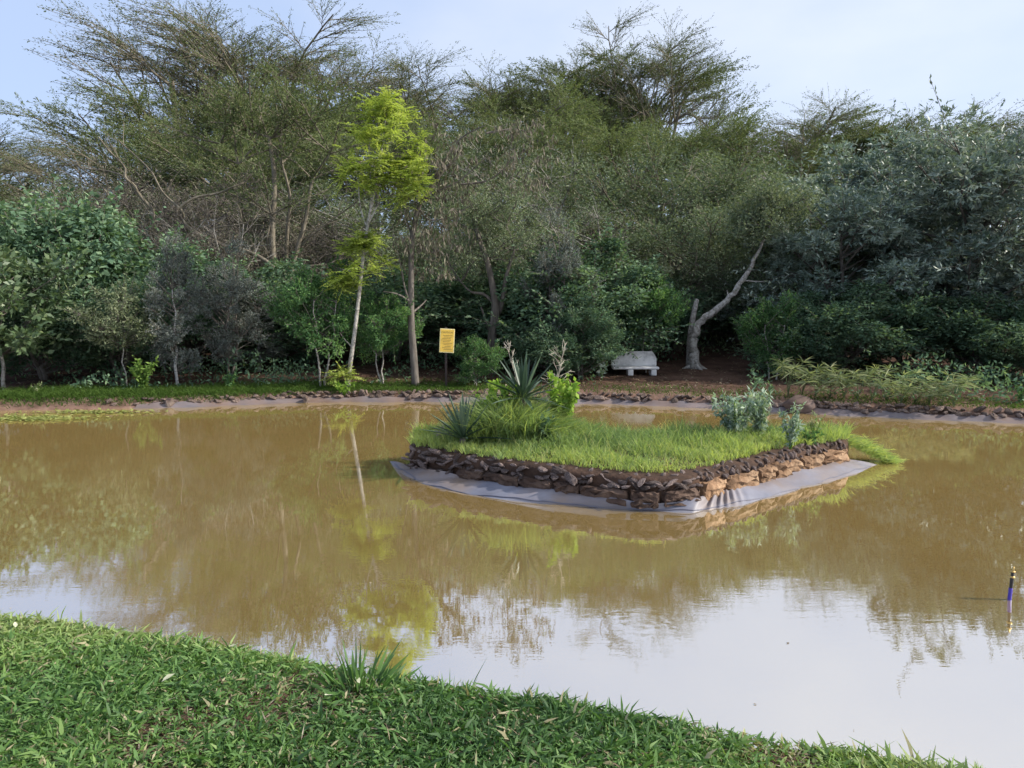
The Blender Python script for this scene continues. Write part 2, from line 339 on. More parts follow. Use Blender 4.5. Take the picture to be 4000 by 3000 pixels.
def axis(lo, hi, step, end_lo, end_hi):
    a = list(np.arange(lo, hi+1e-6, step)); s = step
    while a[-1] < end_hi: s *= 1.25; a.append(a[-1]+s)
    s = step
    while a[0] > end_lo: s *= 1.25; a.insert(0, a[0]-s)
    return np.array(a)
xs = axis(-13, 14, .15, -500, 500); ys = axis(0.6, 20, .12, -60, 900)
gx, gy = np.meshgrid(xs, ys); gz = height(gx, gy)
nx, ny = len(xs), len(ys)
i = (np.arange(ny-1)[:, None]*nx + np.arange(nx-1)[None, :]).ravel()
gq = np.stack([i, i+1, i+nx+1, i+nx], -1)
cx = gx[:-1, :-1].ravel(); cy = gy[:-1, :-1].ravel()
near_band = ((cy > far(cx)-.3) & (cy < far(cx)+.75))
me = mesh_np('ground', np.stack([gx, gy, gz], -1).reshape(-1, 3), [gq], [M['soil'], M['bank_soil'], M['hill']], smooth=True, mat_idx=np.where(cy > 23, 2, near_band.astype(int)))
tag(link('ground', me), 'red-brown soil of the banks and wooded slope', kind='structure')
me = mesh_np('pond_water', [(-15, .2, 0), (17, .2, 0), (17, 18, 0), (-15, 18, 0)], [[(0, 1, 2, 3)]], M['water'])
tag(link('pond_water', me), 'still silty brown pond water reflecting trees and sky', kind='structure')

# ------------------------------------------------------------------ stones
def stone_mesh(seed, mat, sx=1, sy=1, sz=1, n=1, rough=.16, cut=.75):
    import bmesh
    bm = bmesh.new(); bmesh.ops.create_icosphere(bm, subdivisions=n, radius=1)
    r = np.random.default_rng(seed)
    pl = nrm(r.normal(size=(7, 3))); pd = r.uniform(cut, 1.0, 7)
    for v in bm.verts:
        p = np.array(v.co); p = p*(1 + r.normal()*rough*.5)
        for a, d in zip(pl, pd):
            e = p @ a - d*.8
            if e > 0: p = p - a*e
        v.co = Vector(p*np.array([sx, sy, sz]))
    me = bpy.data.meshes.new('stone'); bm.to_mesh(me); bm.free(); me.materials.append(mat)
    return me
wall_stones = [stone_mesh(k, M['stone'], 1, .8, .75, 2, .22, .55) for k in range(9)]
bank_stones = [stone_mesh(20+k, M['bank_stone'], 1, .85, .6, 2, .2, .55) for k in range(7)]

# island outline (top rim of the stone wall), from its left corner round the front to the right tip
rim_px = [(1600, 1750), (1700, 1766), (1808, 1783), (1980, 1811), (2170, 1836), (2360, 1858), (2531, 1873), (2640, 1872), (2720, 1858), (2893, 1819), (3030, 1784), (3164, 1752), (3309, 1723)]
front = np.array([onz(px, py, .31)[:2] for px, py in rim_px])
def resample(p, step):
    seg = np.linalg.norm(np.diff(p, axis=0), axis=1); s = np.concatenate([[0], np.cumsum(seg)])
    t = np.arange(0, s[-1], step); return np.stack([np.interp(t, s, p[:, 0]), np.interp(t, s, p[:, 1])], 1), t/s[-1]
back = np.array([(4.42, 9.95), (4.2, 10.15), (3.4, 10.1), (2.4, 9.75), (1.5, 9.62), (.7, 9.75), (-.1, 10.0), (-.8, 10.05), (-1.3, 9.8)])
loop = np.concatenate([front, back]); lp, _ = resample(np.concatenate([loop, loop[:1]]), .06)
cen = np.array([1.55, 8.75])
rings = []
for k, (s, z) in enumerate([(1.0, -.6), (1.0, .02), (1.0, .285), (.97, .315), (.88, .33), (.7, .345), (.45, .36), (.2, .37)]):
    q = cen + (lp-cen)*s
    zz = np.full(len(q), z) + (.012*lump(q[:, 0]*9, q[:, 1]*9, 1, 7) if z > .2 else 0)
    rings.append(np.column_stack([q, zz]))
nl = len(lp); V = np.concatenate(rings + [[[cen[0], cen[1], .37]]])
fq = []; ft = []
for k in range(len(rings)-1):
    a = k*nl + np.arange(nl); b = k*nl + (np.arange(nl)+1) % nl
    fq.append(np.stack([a, b, b+nl, a+nl], -1))
a = (len(rings)-1)*nl + np.arange(nl); b = (len(rings)-1)*nl + (np.arange(nl)+1) % nl
ft = np.stack([a, b, np.full(nl, len(V)-1)], -1)
island = tag(link('island', mesh_np('island', V, [np.concatenate(fq), ft], M['dark_soil'], smooth=True)), 'small earth island in the pond ringed by stones', kind='structure')
def iz(x, y): return .29

rng = np.random.default_rng(11)
wall = tag(empty('stone_retaining_wall', (1.7, 7.8, 0)), 'low dry-stone wall of purple-grey stones along the island front', 'stone wall')
def child_at(name, me, parent, p, rot, sc):
    return link(name, me, parent, tuple(np.array(p)-np.array(parent.location)), rot, sc)
fs, ft_ = resample(front, .082)
tang = nrm(np.gradient(fs, axis=0)); outn = np.column_stack([tang[:, 1], -tang[:, 0]])
corner_t = .545
for course, (z0, off) in enumerate([(.11, .030), (.175, .022), (.232, .012), (.285, -.012)]):
    for k in range(len(fs)):
        t = ft_[k]
        right = t > corner_t + .01
        if right and course <= 1: continue
        if (not right) and t > .12 and (course == 0 or (course == 1 and rng.random() < .6)): continue
        
        if rng.random() < .05: continue
        o2 = off + rng.normal()*.014
        x, y = fs[k] + tang[k]*rng.uniform(-.05, .05) + outn[k]*o2
        s = rng.uniform(.030, .074)
        if right: s *= .92
        zz = z0 + rng.normal()*.013 + (.012 if right else 0)
        az = math.atan2(tang[k, 1], tang[k, 0])
        if right: rot = (rng.normal()*.3, rng.uniform(.6, 1.3), az + rng.normal()*.3); sc = (s*1.05, s*.75, s*.6)
        else: rot = (rng.normal()*.3, rng.normal()*.35, az + rng.normal()*.5); sc = (s*rng.uniform(1.0, 2.0), s*1.0, s*rng.uniform(.42, .75))
        child_at('stone', wall_stones[rng.integers(9)], wall, (x, y, zz), rot, sc)
# second, inner scatter on the rim top
for k in range(0, len(fs), 2):
    x, y = fs[k] - outn[k]*rng.uniform(.07, .13)
    s = rng.uniform(.03, .055)
    child_at('stone', wall_stones[rng.integers(9)], wall, (x, y, .32), (rng.normal()*.4, rng.normal()*.4, rng.uniform(0, 6)), (s*1.2, s, s*.7))

# orange laterite blocks under the stones on the sunlit side
import bmesh
def block_mesh(seed, lx, ly, lz, mat=None):
    bm = bmesh.new(); bmesh.ops.create_cube(bm, size=1)
    bmesh.ops.subdivide_edges(bm, edges=bm.edges[:], cuts=5, use_grid_fill=True)
    r = np.random.default_rng(seed)
    for v in bm.verts:
        p = np.array(v.co)*2
        q = np.sign(p)*np.abs(p)**1.0
        e = np.sum(np.abs(p) > .98)
        sh = 1 - (.05 if e >= 2 else 0) - (.05 if e >= 3 else 0)
        v.co = Vector((q*sh*.5 + r.normal(size=3)*np.array([.012, .11, .06]))*np.array([lx, ly, lz]))
    me = bpy.data.meshes.new('laterite_block'); bm.to_mesh(me); bm.free(); me.materials.append(mat or M['laterite'])
    return me
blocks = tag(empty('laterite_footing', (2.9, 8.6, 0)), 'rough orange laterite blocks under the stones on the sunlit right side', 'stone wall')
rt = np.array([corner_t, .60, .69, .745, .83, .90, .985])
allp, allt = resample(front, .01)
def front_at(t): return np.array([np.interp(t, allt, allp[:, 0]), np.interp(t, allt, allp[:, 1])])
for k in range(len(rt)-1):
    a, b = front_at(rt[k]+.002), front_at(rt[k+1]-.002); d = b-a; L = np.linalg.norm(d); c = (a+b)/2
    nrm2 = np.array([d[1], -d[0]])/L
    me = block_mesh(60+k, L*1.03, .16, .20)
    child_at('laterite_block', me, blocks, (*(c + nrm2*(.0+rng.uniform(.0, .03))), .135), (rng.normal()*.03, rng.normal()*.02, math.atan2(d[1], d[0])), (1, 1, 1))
# brown ones along the left front, that side's shade darkened into their colour
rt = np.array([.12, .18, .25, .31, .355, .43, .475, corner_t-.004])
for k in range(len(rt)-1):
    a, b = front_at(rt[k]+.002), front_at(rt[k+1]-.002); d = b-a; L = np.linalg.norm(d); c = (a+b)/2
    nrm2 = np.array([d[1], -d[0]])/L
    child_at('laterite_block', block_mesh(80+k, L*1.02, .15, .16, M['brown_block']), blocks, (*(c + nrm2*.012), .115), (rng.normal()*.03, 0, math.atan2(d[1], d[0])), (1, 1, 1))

# island liner skirt with pleats at the front corner
bot_px = [(1520, 1800), (1550, 1832), (1627, 1889), (1808, 1931), (2079, 1964), (2350, 1984), (2560, 1996), (2712, 2000), (2893, 1966), (3074, 1920), (3254, 1873), (3440, 1815)]
bot = np.array([onz(px, py, 0)[:2] for px, py in bot_px])
NT = 420
bs, bt = resample(bot, .004); ts = np.linspace(0, 1, NT)
bl = np.column_stack([np.interp(ts, bt, bs[:, 0]), np.interp(ts, bt, bs[:, 1])])
bot_corner_t = bt[np.argmin(np.abs(bs[:, 0]-onz(2712, 2000, 0)[0]))]
tmap = np.interp(ts, [0, .03, bot_corner_t, 1], [0, .01, corner_t, .995])
tl = np.array([front_at(t) for t in tmap])
tn = nrm(np.gradient(tl, axis=0)); tnn = np.column_stack([tn[:, 1], -tn[:, 0]])
tl = tl + tnn*.065
rows = 9; vv = []
pleat = np.exp(-((ts-bot_corner_t-.03)/.055)**2)
r2 = np.random.default_rng(5)
wav = sum(np.sin(ts*f+p)*a for f, p, a in [(70, 1, .006), (150, 2, .005), (37, .3, .008)])
for j in range(rows):
    s = j/(rows-1)
    e = np.clip((s-0)*1, 0, 1)
    p = tl*(1-e) + (bl + nrm(bl-tl)*.10)*e
    z = .105 + .012*np.sin(ts*23) + .008*np.sin(ts*61+1) - (.105+.035)*s + .012*math.sin(s*math.pi)
    fold = pleat*np.sin(ts*250 + 7*np.sin(ts*41) + 2*s)*.020*math.sin(math.pi*min(1, s*1.1+.12)) + wav*math.sin(math.pi*s)*.9
    vv.append(np.column_stack([p, z + fold]))
    p2 = nrm(bl-tl)
    vv[-1][:, :2] += p2*(pleat*np.sin(ts*250+7*np.sin(ts*41)+2*s)*.022*math.sin(math.pi*s))[:, None]
V = np.concatenate(vv); ii = (np.arange(rows-1)[:, None]*NT + np.arange(NT-1)[None, :]).ravel()
liner = tag(link('pond_liner', mesh_np('pond_liner', V, [np.stack([ii, ii+NT, ii+NT+1, ii+1], -1)], M['liner'], smooth=True)), 'pale grey liner skirt with pleats round the island waterline', 'pond liner')
sm = Tubes(); rowv = vv[6]; sm.add(rowv[12:-8] + np.array([0, 0, .004]), .006, 4)
link('seam', sm.mesh('seam', M['seam']), liner)

# far bank liner strip
xs_l = np.linspace(onz(520, 1597, 0)[0], 13.5, 360); rows = 7; vv = []
for j in range(rows):
    s = j/(rows-1)
    y = far(xs_l) - .20 + s*(.20+.20) + .02*np.sin(xs_l*3.1+s)
    z = -.085 + s*.165 + .010*np.sin(xs_l*5+s*4) + .008*np.sin(xs_l*11.3) - (.02 if j == 4 else 0)
    vv.append(np.column_stack([xs_l, y, z + .012]))
V = np.concatenate(vv); n = len(xs_l); ii = (np.arange(rows-1)[:, None]*n + np.arange(n-1)[None, :]).ravel()
bank_liner = tag(link('pond_liner', mesh_np('bank_liner', V, [np.stack([ii, ii+1, ii+n+1, ii+n], -1)], M['bank_liner'], smooth=True)), 'muddy grey liner strip along the far bank waterline', 'pond liner')

# far bank stone edging
edge = tag(empty('stone_edging', (0, 16.4, .1)), 'row of small dark stones edging the far bank', 'stone edging')
x = onz(350, 1600, 0)[0]
while x < 11.8:
    for c in range(2):
        if rng.random() < .10 or (x < -5.5 and rng.random() < .45): continue
        s = rng.uniform(.06, .12) if c == 0 else rng.uniform(.05, .10)
        yy = float(far(x)) + .22 + c*.10 + rng.normal()*.03
        child_at('stone', bank_stones[rng.integers(7)], edge, (x + rng.uniform(-.04, .04), yy, .105 + c*.07 + rng.normal()*.012 - (.03 if x < -5 else 0)), (rng.normal()*.3, rng.normal()*.3, rng.uniform(0, 6)), (s*1.25, s, s*.85))
    x += rng.uniform(.095, .15)

# ------------------------------------------------------------------ grass
def noise2(x, y, s, seed): return .5 + .5*lump(x, y, s, seed)*1.6
def grass_obj(name, label, base, rng, Lr, Wr, lean, bend, mat, rnd, nsub=1, parent=None):
    n = len(base)
    dr = np.column_stack([rng.normal(size=n)*lean, rng.normal(size=n)*lean, np.ones(n)])
    L = rng.uniform(*Lr, n); W = rng.uniform(*Wr, n)
    v, q, t = blade_arrays(rng, base, dr, L, W, rng.uniform(*bend, n))
    me = mesh_np(name, v, [q, t], mat, rnd=np.concatenate([rnd, rnd]))
    return link(name, me, parent)
rng = np.random.default_rng(21)
# near lawn: sprigs of broad blades
N = 56000
d = rng.uniform(1.25, 6.6, N*3)**1.0; u = rng.uniform(-.80, .80, N*3)
x = u*d; y = d
keep = (y < near(x) + .03) & (rng.random(N*3) < np.interp(y, [1.5, 3, 6], [.75, .75, 1.0]))
x, y = x[keep][:N], y[keep][:N]
patch = lump(x, y, 3.2, 31)*.7 + lump(x, y, 8.0, 32)*.6
keep = rng.random(len(x)) < np.clip(.85 + patch*1.0, .35, 1)
x, y, patch = x[keep], y[keep], patch[keep]
z = height(x, y)
k = 4; ns = len(x)
bx = np.repeat(x, k) + rng.normal(size=ns*k)*.008; by = np.repeat(y, k) + rng.normal(size=ns*k)*.008; bz = np.repeat(z, k) + rng.uniform(-.004, .018, ns*k)
lean = np.repeat(rng.uniform(.5, 1.5, ns), k)
dr = np.column_stack([rng.normal(size=ns*k)*lean, rng.normal(size=ns*k)*lean, np.ones(ns*k)*.8])
edge_lift = np.clip(1 - (near(bx)-by)/.35, 0, 1)
big = np.repeat(np.where(rng.random(ns) < .12, rng.uniform(1.2, 1.9, ns), rng.uniform(.6, 1.1, ns)), k)
L = rng.uniform(.022, .052, ns*k)*(1 + .45*edge_lift) * (1 + .3*np.repeat(patch, k))*big; W = rng.uniform(.0055, .0120, ns*k)*np.sqrt(big)
tone = np.clip(.50 + .7*lump(bx, by, 2.2, 33) + .25*edge_lift + np.repeat(rng.normal(size=ns)*.13, k) + rng.normal(size=ns*k)*.08, 0, .88)
dry = rng.random(ns*k) < .05 + .16*np.repeat(np.clip(-patch, 0, 1), k)
rnd = np.where(dry, rng.uniform(.92, 1, ns*k), tone)
v, q, t = blade_arrays(rng, np.column_stack([bx, by, bz]), dr, L, W, rng.uniform(.1, .5, ns*k))
tag(link('lawn_grass', mesh_np('lawn_grass', v, [q, t], M['lawn'], rnd=np.concatenate([rnd, rnd]))), 'short broad-bladed green lawn on the near bank', kind='stuff')
# dead thatch lying between the sprigs
n = 26000; d = rng.uniform(1.4, 5.5, n); x = rng.uniform(-.78, .78, n)*d; y = d; kp = y < near(x)-.08; x, y = x[kp], y[kp]; n = len(x)
v, q = leaf_arrays(rng, np.column_stack([x, y, height(x, y)+rng.uniform(.004, .022, n)]), np.column_stack([rng.normal(size=(n, 2)), rng.normal(size=n)*.15]), rng.uniform(.03, .08, n), rng.uniform(.003, .007, n), flat=.7)
M['thatch'] = leaf_mat('thatch', [(0, (.10, .075, .050)), (.6, (.20, .16, .11)), (1, (.38, .34, .26))], rough=.8, trans=.1, vary=0)
tag(link('dry_thatch', mesh_np('dry_thatch', v, [q], M['thatch'], rnd=rng.random(n))), 'dry brown grass thatch between the lawn blades', kind='stuff')

# island meadow
def inside_poly(x, y, poly):
    r = np.zeros(len(x), bool); j = len(poly)-1
    for i in range(len(poly)):
        c = ((poly[i, 1] > y) != (poly[j, 1] > y)) & (x < (poly[j, 0]-poly[i, 0])*(y-poly[i, 1])/(poly[j, 1]-poly[i, 1]+1e-12)+poly[i, 0])
        r ^= c; j = i
    return r
N = 60000
x = rng.uniform(-1.4, 4.6, N); y = rng.uniform(7.6, 10.3, N)
k = inside_poly(x, y, loop); x, y = x[k], y[k]
dfr = np.min(np.hypot(x[:, None]-fs[None, ::3, 0], y[:, None]-fs[None, ::3, 1]), axis=1)
lim = .17 + .05*lump(x, y, 5, 41)
lim = np.where(x < 0, .09, lim); lim = np.where(x > 3.3, np.interp(x, [3.3, 4.1], [.17, .03]), lim)
k = (dfr > lim) & (rng.random(len(x)) < .75); x, y, dfr = x[k], y[k], dfr[k]
n = len(x); base = np.column_stack([x, y, np.full(n, .335)])
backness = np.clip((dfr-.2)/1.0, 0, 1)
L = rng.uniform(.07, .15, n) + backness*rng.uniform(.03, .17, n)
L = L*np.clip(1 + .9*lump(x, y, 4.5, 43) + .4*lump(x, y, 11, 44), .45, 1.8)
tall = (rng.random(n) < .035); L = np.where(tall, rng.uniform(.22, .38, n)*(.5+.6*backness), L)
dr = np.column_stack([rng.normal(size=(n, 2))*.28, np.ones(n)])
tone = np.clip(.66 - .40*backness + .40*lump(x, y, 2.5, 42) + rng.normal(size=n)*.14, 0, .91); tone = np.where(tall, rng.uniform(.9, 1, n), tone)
v, q, t = blade_arrays(rng, base, dr, L, np.where(tall, .004, rng.uniform(.006, .011, n)), rng.uniform(.05, .45, n))
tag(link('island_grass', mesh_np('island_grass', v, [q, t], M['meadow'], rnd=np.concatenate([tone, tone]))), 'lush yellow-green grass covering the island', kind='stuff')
# grass tongue creeping over the right tip into the water
n = 2200; t = rng.random(n)
a, b = onz(3290, 1705, .31), onz(3480, 1806, .0)
p = a + (b-a)*t[:, None] + rng.normal(size=(n, 3))*np.array([.10, .15, .012])*(1.1-.6*t[:, None]); p[:, 2] = np.maximum(p[:, 2], .0)
dr = np.column_stack([rng.normal(size=n)*.5+.6, rng.normal(size=n)*.5-.2, np.ones(n)*.5])
v, q, tt = blade_arrays(rng, p, dr, rng.uniform(.05, .11, n), rng.uniform(.005, .009, n), rng.uniform(.2, .6, n)); rr = np.clip(rng.normal(.60, .18, n), 0, .93)
tag(link('creeping_grass', mesh_np('creeping_grass', v, [q, tt], M['meadow'], rnd=np.concatenate([rr, rr]))), 'grass runners creeping over the right tip of the island into the water', kind='stuff')

# far bank grass, thick on the left, thin to the middle
N = 52000
x = rng.uniform(-11.5, 11, N); off = rng.gamma(2.0, .33, N) + .30
w = np.interp(x, [-11, -5.5, -2, 0, 1, 4, 11], [1, 1, .75, .35, .10, .12, .25])
k = (rng.random(N) < w) & (off < 2.2); x, off = x[k], off[k]; y = far(x) + off; n = len(x)
lft = np.interp(x, [-11, -6, -4], [1, .8, .0])
y = y - lft*rng.uniform(0, .22, n)
base = np.column_stack([x, y, height(x, y)-.005])
L = rng.uniform(.05, .12, n)*(1+.5*lft); dr = np.column_stack([rng.normal(size=(n, 2))*.45, np.ones(n)])
tone = np.clip(rng.normal(.35, .17, n), 0, .95)
v, q, t = blade_arrays(rng, base, dr, L, rng.uniform(.008, .014, n), rng.uniform(.1, .6, n))
M['bank_grass'] = leaf_mat('bank_grass', [(0, (.045, .085, .022)), (.5, (.080, .140, .034)), (.85, (.150, .215, .062)), (1, (.32, .30, .17))], trans=.35, vary=0)
tag(link('bank_grass', mesh_np('bank_grass', v, [q, t], M['bank_grass'], rnd=np.concatenate([tone, tone]))), 'low green grass fringe along the far bank', kind='stuff')
# leaf litter on the wood floor
n = 9000; x = rng.uniform(-12, 13, n); y = far(x) + .5 + rng.gamma(1.5, 2.2, n)
v, q = leaf_arrays(rng, np.column_stack([x, y, height(x, y)+.012]), np.column_stack([rng.normal(size=(n, 2)), rng.normal(size=n)*.3]), rng.uniform(.05, .12, n), rng.uniform(.02, .05, n), flat=.75)
tag(link('leaf_litter', mesh_np('leaf_litter', v, [q], M['thatch'], rnd=rng.random(n)*.8)), 'brown leaf litter on the ground under the trees', kind='stuff')

# scrub covering the slope under the trees
n = 42000; y = 21.5 + rng.gamma(1.6, 9.0, n); x = rng.uniform(-.85, .85, n)*y
hh = np.clip(.5 + .9*lump(x, y, 1.1, 51), .05, 1.4)*rng.random(n)**.7*np.interp(y, [21.5, 24, 60], [.4, 1.0, 1.6])
v, q = leaf_arrays(rng, np.column_stack([x, y, height(x, y)+hh]), rng.normal(size=(n, 3))+np.array([0, 0, .4]), rng.uniform(.10, .22, n)*np.interp(y, [22, 50], [.8, 1.6]), rng.uniform(.04, .08, n)*np.interp(y, [22, 50], [.8, 1.6]), flat=.2)
tag(link('undergrowth', mesh_np('undergrowth', v, [q], M['fine'], rnd=rng.random(n)*.8)), 'grey-green scrub covering the slope between the trees', kind='stuff')

n = 26000; x = rng.uniform(-12.5, 14, n); y = far(x) + 1.1 + rng.random(n)*5.5
pxx = 2000 + x/y*F; clear = ((pxx > 2330) & (pxx < 2930) & (y < 21)) | ((pxx > 1640) & (pxx < 1800) & (y < 18.5))
dens = np.clip(.35 + 1.3*lump(x, y, 1.3, 61), 0, 1); k = (~clear) & (rng.random(n) < dens); x, y, dens = x[k], y[k], dens[k]; n = len(x)
hh = dens*rng.random(n)*np.interp(y-far(x), [1.1, 2.2], [.15, .75])
v, q = leaf_arrays(rng, np.column_stack([x, y, height(x, y)+hh]), rng.normal(size=(n, 3))+np.array([0, 0, .5]), rng.uniform(.07, .15, n), rng.uniform(.03, .06, n), flat=.3)
tag(link('shade_plants', mesh_np('shade_plants', v, [q], M['dark'], rnd=rng.random(n))), 'low dark leafy plants on the ground under the front trees', kind='stuff')

# ------------------------------------------------------------------ tree generators
def skeleton(rng, start, d, L, r, lvl, P, out):
    p = P[lvl]; n = p['seg']; pts = [np.array(start, float)]; d = nrm(np.array(d, float))
    for i_ in range(n):
        d = d + rng.normal(size=3)*p['gn'] + np.array([0, 0, p['up']])
        if 'flat' in p: d[2] = d[2]*(1-p['flat']) + p.get('rise', .15)*p['flat']
        d = nrm(d); pts.append(pts[-1] + d*L/n)
    pts = np.array(pts); r1 = r*p['tap']
    out.append((lvl, pts, np.linspace(r, r1, n+1)))
    if lvl+1 < len(P):
        c = P[lvl+1]; k = c['n'] if isinstance(c['n'], int) else rng.integers(c['n'][0], c['n'][1]+1)
        az0 = rng.uniform(0, 6.28)
        for j in range(k):
            t = c['s0'] + (1-c['s0'])*((j+rng.uniform(.2, 1))/k)
            f = t*n; i0 = min(int(f), n-1); q = pts[i0] + (pts[i0+1]-pts[i0])*(f-i0)
            dd = nrm(pts[i0+1]-pts[i0]); ang = c['ang']*rng.uniform(.6, 1.3); az = az0 + j*2.4 + rng.normal()*.4
            a = nrm(np.cross(dd, [0.3, .2, 1.0])); b = np.cross(dd, a)
            nd_ = dd*math.cos(ang) + (a*math.cos(az) + b*math.sin(az))*math.sin(ang)
            skeleton(rng, q, nd_, c['len']*rng.uniform(.65, 1.25)*(1.15-.35*t), max(.004, (r + (r1-r)*t)*c.get('rr', .6)), lvl+1, P, out)

def tubes_from(sk, mat, name='trunk', k0=8):
    T = Tubes()
    for lvl, pts, rad in sk: T.add(pts, rad, max(3, k0 - 2*lvl), cap=False)
    return T.mesh(name, mat)
def leaves_along(rng, sk, lvls, per, L, W, mat, spread=.08, flat=.3, fwd=.6, down=0.0, s0=.15, name='crown', tone=None):
    P_, D_ = [], []
    for lvl, pts, rad in sk:
        if lvl not in lvls: continue
        n = per if np.isscalar(per) else per[lvls.index(lvl)]
        t = rng.uniform(s0, 1, n)*(len(pts)-1); i0 = np.minimum(t.astype(int), len(pts)-2); f = (t-i0)[:, None]
        p = pts[i0]*(1-f) + pts[i0+1]*f; d = nrm(pts[i0+1]-pts[i0])
        P_.append(p + rng.normal(size=(n, 3))*spread); D_.append(d*fwd + nrm(rng.normal(size=(n, 3))) + np.array([0, 0, -down]))
    p = np.concatenate(P_); d = np.concatenate(D_); n = len(p)
    v, q = leaf_arrays(rng, p, d, L*rng.uniform(.6, 1.3, n), W*rng.uniform(.7, 1.3, n), flat=flat)
    rr = rng.random(n) if tone is None else np.clip(tone + rng.normal(size=n)*.25, 0, 1)
    return mesh_np(name, v, [q], mat, rnd=rr)

def acacia(seed, H=13.0, stems=3, per=46, spread_r=1.0, leafmat='acacia', nsh=(10, 12), lL=.125, lW=.040, sq=.50, tw=.45):
    rng = np.random.default_rng(seed)
    P = [dict(seg=6, gn=.06, up=.05, tap=.55),
         dict(n=(5, 6), s0=.30, ang=.82, len=H*.40, seg=6, gn=.09, up=.015, tap=.45, rr=.62),
         dict(n=(6, 7), s0=.2, ang=.72, len=H*.19, seg=5, gn=.08, up=.0, tap=.4, rr=.55, flat=.30, rise=.22),
         dict(n=nsh, s0=.08, ang=.60, len=H*.135, seg=3, gn=.05, up=.0, tap=.35, rr=tw, flat=.42, rise=.26)]
    sk = []
    for s in range(stems):
        a = s*2*math.pi/stems + rng.normal()*.4; tilt = rng.uniform(.12, .34)*spread_r
        skeleton(rng, (math.cos(a)*.12, math.sin(a)*.12, -.2), (math.cos(a)*tilt, math.sin(a)*tilt, 1), H*.50, .15, 0, P, sk)
    zm = max(p_[:, 2].max() for _, p_, _ in sk); z0 = .60*zm
    for _, p_, _ in sk: p_[:, 2] = np.where(p_[:, 2] > z0, z0 + (p_[:, 2]-z0)*sq, p_[:, 2])
    cr = leaves_along(rng, sk, [2, 3], [int(per*.6), per], lL, lW, M[leafmat], spread=.042, flat=.45, fwd=2.2, s0=.08)
    return tubes_from(sk, M['acacia_bark']), cr

